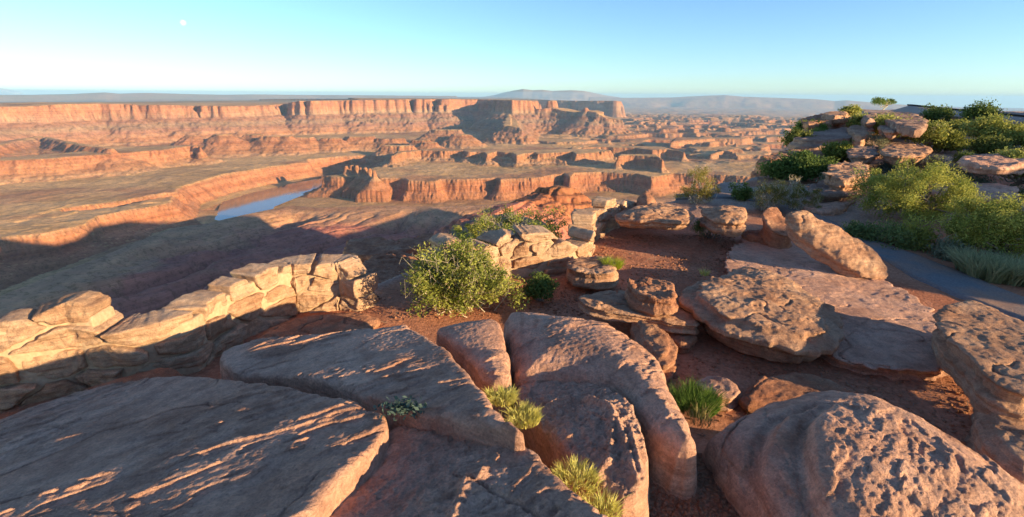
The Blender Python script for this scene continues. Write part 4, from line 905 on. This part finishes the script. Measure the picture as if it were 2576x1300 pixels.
J('juniper at the right end of the slope under the roof', 2545, 372, 110, 318, 36, n=6000, leaf=.055, ncl=60, spread=.36)
J('bushy juniper low on the slope right of the golden one', 2480, 388, 96, 346, 37, n=5000, leaf=.05, ncl=60, spread=.3, cols=((.09,.12,.025),(.23,.24,.06)), low=0)
J('small juniper against the roof edge', 2400, 335, 56, 304, 38, n=3000, leaf=.06, ncl=34, spread=.34)
# the twisted little tree on the skyline
p, ww, hh = at_foot(2222, 276, 52, 254)
shrub('twisted_tree', 'small twisted tree leaning left on the skyline', 'tree', p, ww, hh*1.1, n=1800, leaf=.08, cols=DRK, ncl=22, spread=.42, trunk=.5, stems=10, seed=41, part='crown', flat=.35, group='junipers on the headland', stem_r=.03, stem_mat=M_TWIG)
# sage and low scrub
def G_(label, px, foot, w, top, seed, cols=SAGE, n=2600, leaf=.035, ncl=34, spread=.2, **k):
    a = dict(n=n, leaf=leaf, cols=cols, ncl=ncl, spread=spread, stems=8, up=.9, asp=.3, name='sagebrush', low=0, group='low scrub on the slope'); a.update(k)
    return S(label, px, foot, w, top, seed, **a)
for i, a in enumerate([('straw coloured scrub below the mid slope junipers', 2190, 378, 110, 338, SAGE), ('grey green scrub on the slope above the round juniper', 2245, 405, 90, 372, DRYG), ('blue grey sagebrush right of the flat grey stones', 2325, 420, 90, 388, ((.10,.13,.11),(.18,.2,.16))),
        ('tall grey sagebrush above the path side shelf', 2425, 470, 110, 405, ((.11,.14,.10),(.2,.22,.15))), ('pale sagebrush behind the round juniper', 2375, 452, 80, 412, SAGE), ('round pale cushion bush between the junipers', 2440, 475, 40, 452, SAGE),
        ('small dark bush near the upper grey shelf', 2425, 412, 44, 388, DRK), ('low green scrub below the hollow juniper', 2545, 500, 110, 470, ((.09,.12,.04),(.18,.2,.07))), ('straw scrub at the far right of the slope', 2560, 405, 70, 375, DRYG),
        ('grey scrub between golden and broad junipers', 2425, 378, 70, 350, SAGE), ('small pale bush under the open juniper', 2290, 350, 60, 322, SAGE), ('dry scrub near the layered boulder', 2230, 440, 60, 415, ((.10,.13,.10),(.2,.22,.15))),
        ('red brown dry bush right of the open juniper', 2400, 372, 44, 345, ((.22,.12,.06),(.3,.17,.08))), ('green bush at the foot of the cliff edge ledge', 2060, 345, 50, 325, DRK), ('low dark strip of scrub along the path', 2235, 612, 140, 572, ((.12,.16,.05),(.26,.28,.09))),
        ('bright yellow green bush at the path edge', 2303, 622, 56, 564, YEL), ('shaded dark scrub between path and round juniper', 2165, 596, 60, 570, ((.12,.16,.05),(.26,.28,.09))), ('scrub in shadow under the broad juniper', 2385, 648, 70, 615, SAGE),
        ('grey tufts behind the spiky bush', 2090, 470, 50, 440, SAGE), ('small scrub by the square block', 2120, 375, 40, 358, SAGE)]):
    G_(a[0], *a[1:5], 60+i, cols=a[5])
# grasses
def grass(label, pos, rad, h, n, cols, seed, name='grass_tuft', cat='grass', wd=.0022, lean=.6, group='grass tufts among the rocks'):
    g = np.random.RandomState(seed); r = rad*np.sqrt(g.rand(n)); a = g.rand(n)*2*np.pi
    b = np.c_[r*np.cos(a), r*np.sin(a), np.zeros(n)]; dr = np.c_[np.cos(a), np.sin(a)]*(r/rad)[:, None]*lean+.25*g.normal(size=(n, 2)); L = h*(.5+.6*g.rand(n))
    mid = b+np.c_[dr*.35*L[:, None], .55*L]; tip = b+np.c_[dr*L[:, None]*.95, L*.92]
    sd = np.c_[-np.sin(a*3.1), np.cos(a*3.1), 0*a]*wd
    v = np.stack([b-sd, b+sd, mid+sd*.8, mid-sd*.8, tip+sd*.15, tip-sd*.15], 1).reshape(-1, 3); k = np.arange(n)[:, None]*6
    f = np.concatenate([k+np.array([[0, 1, 2, 3]]), k+np.array([[3, 2, 4, 5]])]); c1, c2 = np.array(cols[0]), np.array(cols[1])
    c_ = np.repeat(c1+(c2-c1)*g.rand(n)[:, None], 6, 0)
    o = link(name, mesh(name, v, f, M_LEAF, False, c_), loc=tuple(pos)); return tag(o, label, cat, group)
GY = ((.48,.45,.09),(.78,.70,.24))
def pg(px, py, z): return on_plane([(px, py)], z)[0]
grass('green grass tuft at the head of the gully between slabs', pg(1262,1005,-1.72), .085, .055, 800, GY, 1)
grass('spreading grass tuft lower in the gully beside the rough plate', pg(1318,1055,-1.74), .09, .055, 800, GY, 2)
grass('dry yellowish grass on the edge of the cracked slab', pg(1258,1092,-1.68), .07, .08, 260, DRYG, 3)
grass('long grass clump near the bottom of the pebbly gully', pg(1450,1212,-1.70), .10, .055, 800, GY, 4)
grass('small grass patch at the bottom edge of the photo', pg(1515,1290,-1.72), .07, .06, 500, GY, 5)
grass('bushy dark green plant between the central and domed slabs', pg(1748,1022,-2.55), .18, .15, 1500, ((.07,.14,.025),(.18,.27,.05)), 6, name='green_plant', cat='plant', wd=.003)
grass('pale tuft of dry blades in front of the dark green plant', pg(1762,1062,-2.5), .08, .14, 120, DRYG, 7)
grass('yellow green plant on the flat stone at the wall end', pg(1540,672,-2.36), .13, .14, 900, ((.24,.30,.02),(.42,.45,.05)), 8, name='green_plant', cat='plant')
grass('tiny green tuft left of the big pitted boulder', pg(1772,692,-2.55), .06, .1, 150, GY, 9)
for i, (px, py, w_) in enumerate([(2480,700,.26),(2530,705,.28),(2575,712,.28),(2445,682,.2)]):
    p = hitg(px, py); grass(['tall blue green grass left in the clump by the path', 'tallest blue green grass in the clump by the path', 'blue green grass at the right edge by the path', 'short grass under the broad juniper'][i], p, w_, .36, 1300, ((.26,.28,.13),(.46,.44,.24)), 20+i, wd=.006, group='tall grass by the path')
g = np.random.RandomState(5)
p = pg(1012,1036,-1.60); n = 260; P_ = g.normal(size=(n, 3))*np.array([.055, .03, .02])+np.array([0, 0, .03])
v, f, c_ = leaves_mesh(P_, .6, .016, .5, np.array([.05,.085,.07])+(np.array([.12,.17,.14])-np.array([.05,.085,.07]))*g.rand(n)[:, None], g)
tag(link('green_plant', mesh('green_plant', v, f, M_LEAF, False, c_), loc=tuple(p)), 'little blue green succulent plant in the crack', 'plant')
# pebbles and grit (uncountable)
def pebbles(name, label, poly, z0, n, smin_, smax_, seed, mat, zf=None, patchy=False):
    g = np.random.RandomState(seed); w = on_plane(poly, z0)[:, :2]; lo, hi = w.min(0), w.max(0); P_ = []
    while sum(len(a) for a in P_) < n:
        q = lo+(hi-lo)*g.rand(4000, 2); q = q[poly_sd(q[:, 0], q[:, 1], w) < 0]; P_.append(q[g.rand(len(q)) < sstep(-.25, .35, fbm2(q[:, 0]*.9, q[:, 1]*.9, 4, 17))+.06] if patchy else q)
    q = np.concatenate(P_)[:n]; z = zf(q[:, 0], q[:, 1]); r = smin_+(smax_-smin_)*g.rand(n)**4
    ico = np.array([(0,0,1),(.89,0,.45),(.28,.85,.45),(-.72,.53,.45),(-.72,-.53,.45),(.28,-.85,.45),(.72,.53,-.45),(-.28,.85,-.45),(-.89,0,-.45),(-.28,-.85,-.45),(.72,-.53,-.45),(0,0,-1)])
    fc = np.array([(0,1,2),(0,2,3),(0,3,4),(0,4,5),(0,5,1),(1,6,2),(2,7,3),(3,8,4),(4,9,5),(5,10,1),(2,6,7),(3,7,8),(4,8,9),(5,9,10),(1,10,6),(11,7,6),(11,8,7),(11,9,8),(11,10,9),(11,6,10)])
    v = ico[None]*(1+.35*g.randn(n, 12, 1))*r[:, None, None]*(1+.3*g.randn(n, 1, 3)); a = g.rand(n)*6.28; ca, sa = np.cos(a)[:, None], np.sin(a)[:, None]
    x, y = v[..., 0]*ca-v[..., 1]*sa, v[..., 0]*sa+v[..., 1]*ca
    v = np.stack([x+q[:, :1], y+q[:, 1:], v[..., 2]*.75+(z+r*.25)[:, None]], -1)
    o = link(name, mesh(name, v.reshape(-1, 3), (fc[None]+12*np.arange(n)[:, None, None]).reshape(-1, 3), mat, False)); return tag(o, label, 'gravel', kind='stuff')
gzf = lambda x, y: ground_z(x, y)
pebbles('gravel', 'red grit and pebbles in the gully between the slabs', [(1340,1110),(1400,1130),(1480,1225),(1600,1262),(1632,1130),(1660,1090),(1770,1120),(1880,1290),(1950,1420),(1560,1420),(1450,1240)], -2.0, 6500, .004, .016, 1, M_RED, gzf)
TERR = [(620,860),(930,745),(1080,700),(1300,720),(1440,700),(1500,590),(1850,585),(1850,690),(1730,740),(1760,800),(2100,880),(2440,960),(2500,1200),(2300,1060),(2000,960),(1760,1120),(1700,960),(1640,860),(1560,800),(1250,790),(1050,800),(800,850)]
pebbles('gravel', 'loose grit and small stones scattered over the red soil', TERR, -2.6, 9000, .003, .020, 2, M_RED, gzf, True)
# fallen twigs
def twigs(poly, z0, n, seed):
    g = np.random.RandomState(seed); w = on_plane(poly, z0)[:, :2]; lo, hi = w.min(0), w.max(0); q = lo+(hi-lo)*g.rand(n*6, 2); q = q[poly_sd(q[:, 0], q[:, 1], w) < 0][:n]; segs = []
    for x, y in q:
        a = g.rand()*6.28; L = .04+.16*g.rand()**2; z = float(ground_z(np.array([x]), np.array([y]))[0])+.006
        p0 = np.array([x, y, z]); p1 = p0+np.array([math.cos(a)*L, math.sin(a)*L, .02*g.rand()]); segs += limb(p0, p1, .003, .0015, g, 3, .3)
    v, f = tubes(segs); tag(link('twigs', mesh('twigs', v, f, M_BARK)), 'fallen twigs and stems littering the soil', 'twigs', kind='stuff')
twigs(TERR, -2.6, 420, 3)
# ------------------------------------------------------------------ low shelter roof on the skyline, moon, cloud
def box_from(quad_top, thick):
    q = np.array(quad_top); v = np.r_[q, q-np.array([0, 0, thick])]
    return v, np.array([(0,1,2,3),(7,6,5,4),(0,4,5,1),(1,5,6,2),(2,6,7,3),(3,7,4,0)])
M_ROOF = plain('brown_roof', (.44,.31,.24)); M_FASC = plain('pale_fascia', (.50,.40,.30)); M_DARK = plain('dark_timber', (.06,.045,.035))
rq = LZ([(2232,281,50),(2640,311,40),(2640,301,52),(2287,265.5,62)])
ro = bpy.data.objects.new('shelter', None); COL.objects.link(ro); ro.location = tuple(rq.mean(0)-np.array([0, 0, 2.6])); tag(ro, 'long low shelter with brown roof on the right skyline', 'shelter')
c0 = np.array(ro.location)
v, f = box_from(rq-c0, .18); link('roof', mesh('roof', v, f, M_ROOF, False), ro)
a, b = rq[0]-c0, rq[1]-c0
fq = np.array([a+[0, -.15, -.20], b+[0, -.15, -.20], b+[0, .05, -.20], a+[0, .05, -.20]]); v, f = box_from(fq, .30); link('fascia', mesh('fascia', v, f, M_FASC, False), ro)
rid = np.array([rq[3]-c0+[0, -.3, .02], rq[2]-c0+[0, -.3, .02], rq[2]-c0+[0, .3, .02], rq[3]-c0+[0, .3, .02]])+np.array([0, 0, .10]); v, f = box_from(rid, .12); link('ridge_cap', mesh('ridge_cap', v, f, M_DARK, False), ro)
for k in np.linspace(.06, .94, 6):
    p = a+(b-a)*k+np.array([.3, .6, -.5]); s = .12
    q = np.array([p+[-s, -s, 0], p+[s, -s, 0], p+[s, s, 0], p+[-s, s, 0]]); v, f = box_from(q, 2.6); link('post', mesh('post', v, f, M_DARK, False), ro)
wq = np.array([a+[1.5, 3.0, -.5], b+[0, 3.0, -.5], b+[0, 3.2, -.5], a+[1.5, 3.2, -.5]]); v, f = box_from(wq, 2.4); link('back_wall', mesh('back_wall', v, f, M_DARK, False), ro)
# moon: its light adds to the blue air in front of it
def uvs(r, nu=48, nv=24):
    u = np.linspace(0, 2*np.pi, nu+1); t = np.linspace(0, np.pi, nv+1); U, T = np.meshgrid(u, t, indexing='ij')
    return np.stack([np.sin(T)*np.cos(U), np.sin(T)*np.sin(U), np.cos(T)], -1).reshape(-1, 3)*r, grid_faces(nu+1, nv+1)
m_moon = bpy.data.materials.new('moon_dust'); m_moon.use_nodes = True; ns = m_moon.node_tree.nodes; ls = m_moon.node_tree.links; ns.clear()
mo = N(ns, 'OutputMaterial'); df = N(ns, 'BsdfDiffuse'); trn = N(ns, 'BsdfTransparent'); ad = N(ns, 'AddShader'); tx = N(ns, 'TexCoord'); nz = N(ns, 'TexNoise', Scale=2.2, Detail=4.0)
nz.inputs['Scale'].default_value = .0016; ls.new(tx.outputs['Object'], nz.inputs['Vector']); r_ = ramp(ns, [(.42, (.03,.03,.03)), (.58, (.085,.08,.07))]); ls.new(nz.outputs[0], r_.inputs[0]); ls.new(r_.outputs[0], df.inputs[0])
ls.new(df.outputs[0], ad.inputs[0]); ls.new(trn.outputs[0], ad.inputs[1]); ls.new(ad.outputs[0], mo.inputs[0])
v, f = uvs(1300); d = ray(461, 57); d = d/np.linalg.norm(d)
tag(link('moon', mesh('moon', v, f, m_moon), loc=tuple(d*300000)), 'pale gibbous daytime moon high in the left sky', 'moon')
m_cl = bpy.data.materials.new('cloud_vapour'); m_cl.use_nodes = True; ns = m_cl.node_tree.nodes; ls = m_cl.node_tree.links; ns.clear()
mo = N(ns, 'OutputMaterial'); df = N(ns, 'BsdfDiffuse'); df.inputs[0].default_value = (.8, .78, .74, 1); trn = N(ns, 'BsdfTransparent'); mx = N(ns, 'MixShader'); mx.inputs[0].default_value = .22
ls.new(trn.outputs[0], mx.inputs[1]); ls.new(df.outputs[0], mx.inputs[2]); ls.new(mx.outputs[0], mo.inputs[0])
g = np.random.RandomState(2); V, Fc = [], []; k = 0
for i in range(12):
    dd = ray(-8+52*g.rand(), 238-10*g.rand()**1.6-(6 if i < 4 else 0)); dd = dd/np.hypot(dd[0], dd[1])*(125000+4000*g.rand()); v, f = uvs(520+520*g.rand(), 20, 12)
    v = v*np.array([1.6, 1.0, .55])*(1+.3*fbm3(v, 1/500., 3, i))[:, None]
    V.append(v+dd); Fc.append(f+k); k += len(v)
tag(link('cloud', mesh('cloud', np.concatenate(V), np.concatenate(Fc), m_cl)), 'small faint cloud on the far left horizon', 'cloud')
# ------------------------------------------------------------------ haze: one closed box of pale air
hz = bpy.data.meshes.new('haze'); X_, Y0_, Y1_, Z0_, Z1_ = 75000, -9000, 80000, -1700, 260
hv = [(x, y, z) for x in (-X_, X_) for y in (Y0_, Y1_) for z in (Z0_, Z1_)]
hz.from_pydata(hv, [], [(0,1,3,2),(4,6,7,5),(0,4,5,1),(2,3,7,6),(0,2,6,4),(1,5,7,3)])
m_hz = bpy.data.materials.new('haze_air'); m_hz.use_nodes = True; hn = m_hz.node_tree.nodes; hn.clear()
ho = hn.new('ShaderNodeOutputMaterial'); hp = hn.new('ShaderNodeVolumePrincipled')
hp.inputs['Color'].default_value = (.42, .70, 1.0, 1); hp.inputs['Density'].default_value = 2.1e-5; hp.inputs['Anisotropy'].default_value = 0.0
m_hz.node_tree.links.new(hp.outputs[0], ho.inputs['Volume']); hz.materials.append(m_hz)
tag(link('haze', hz), 'thin blue evening haze over the canyon', 'haze', kind='stuff')
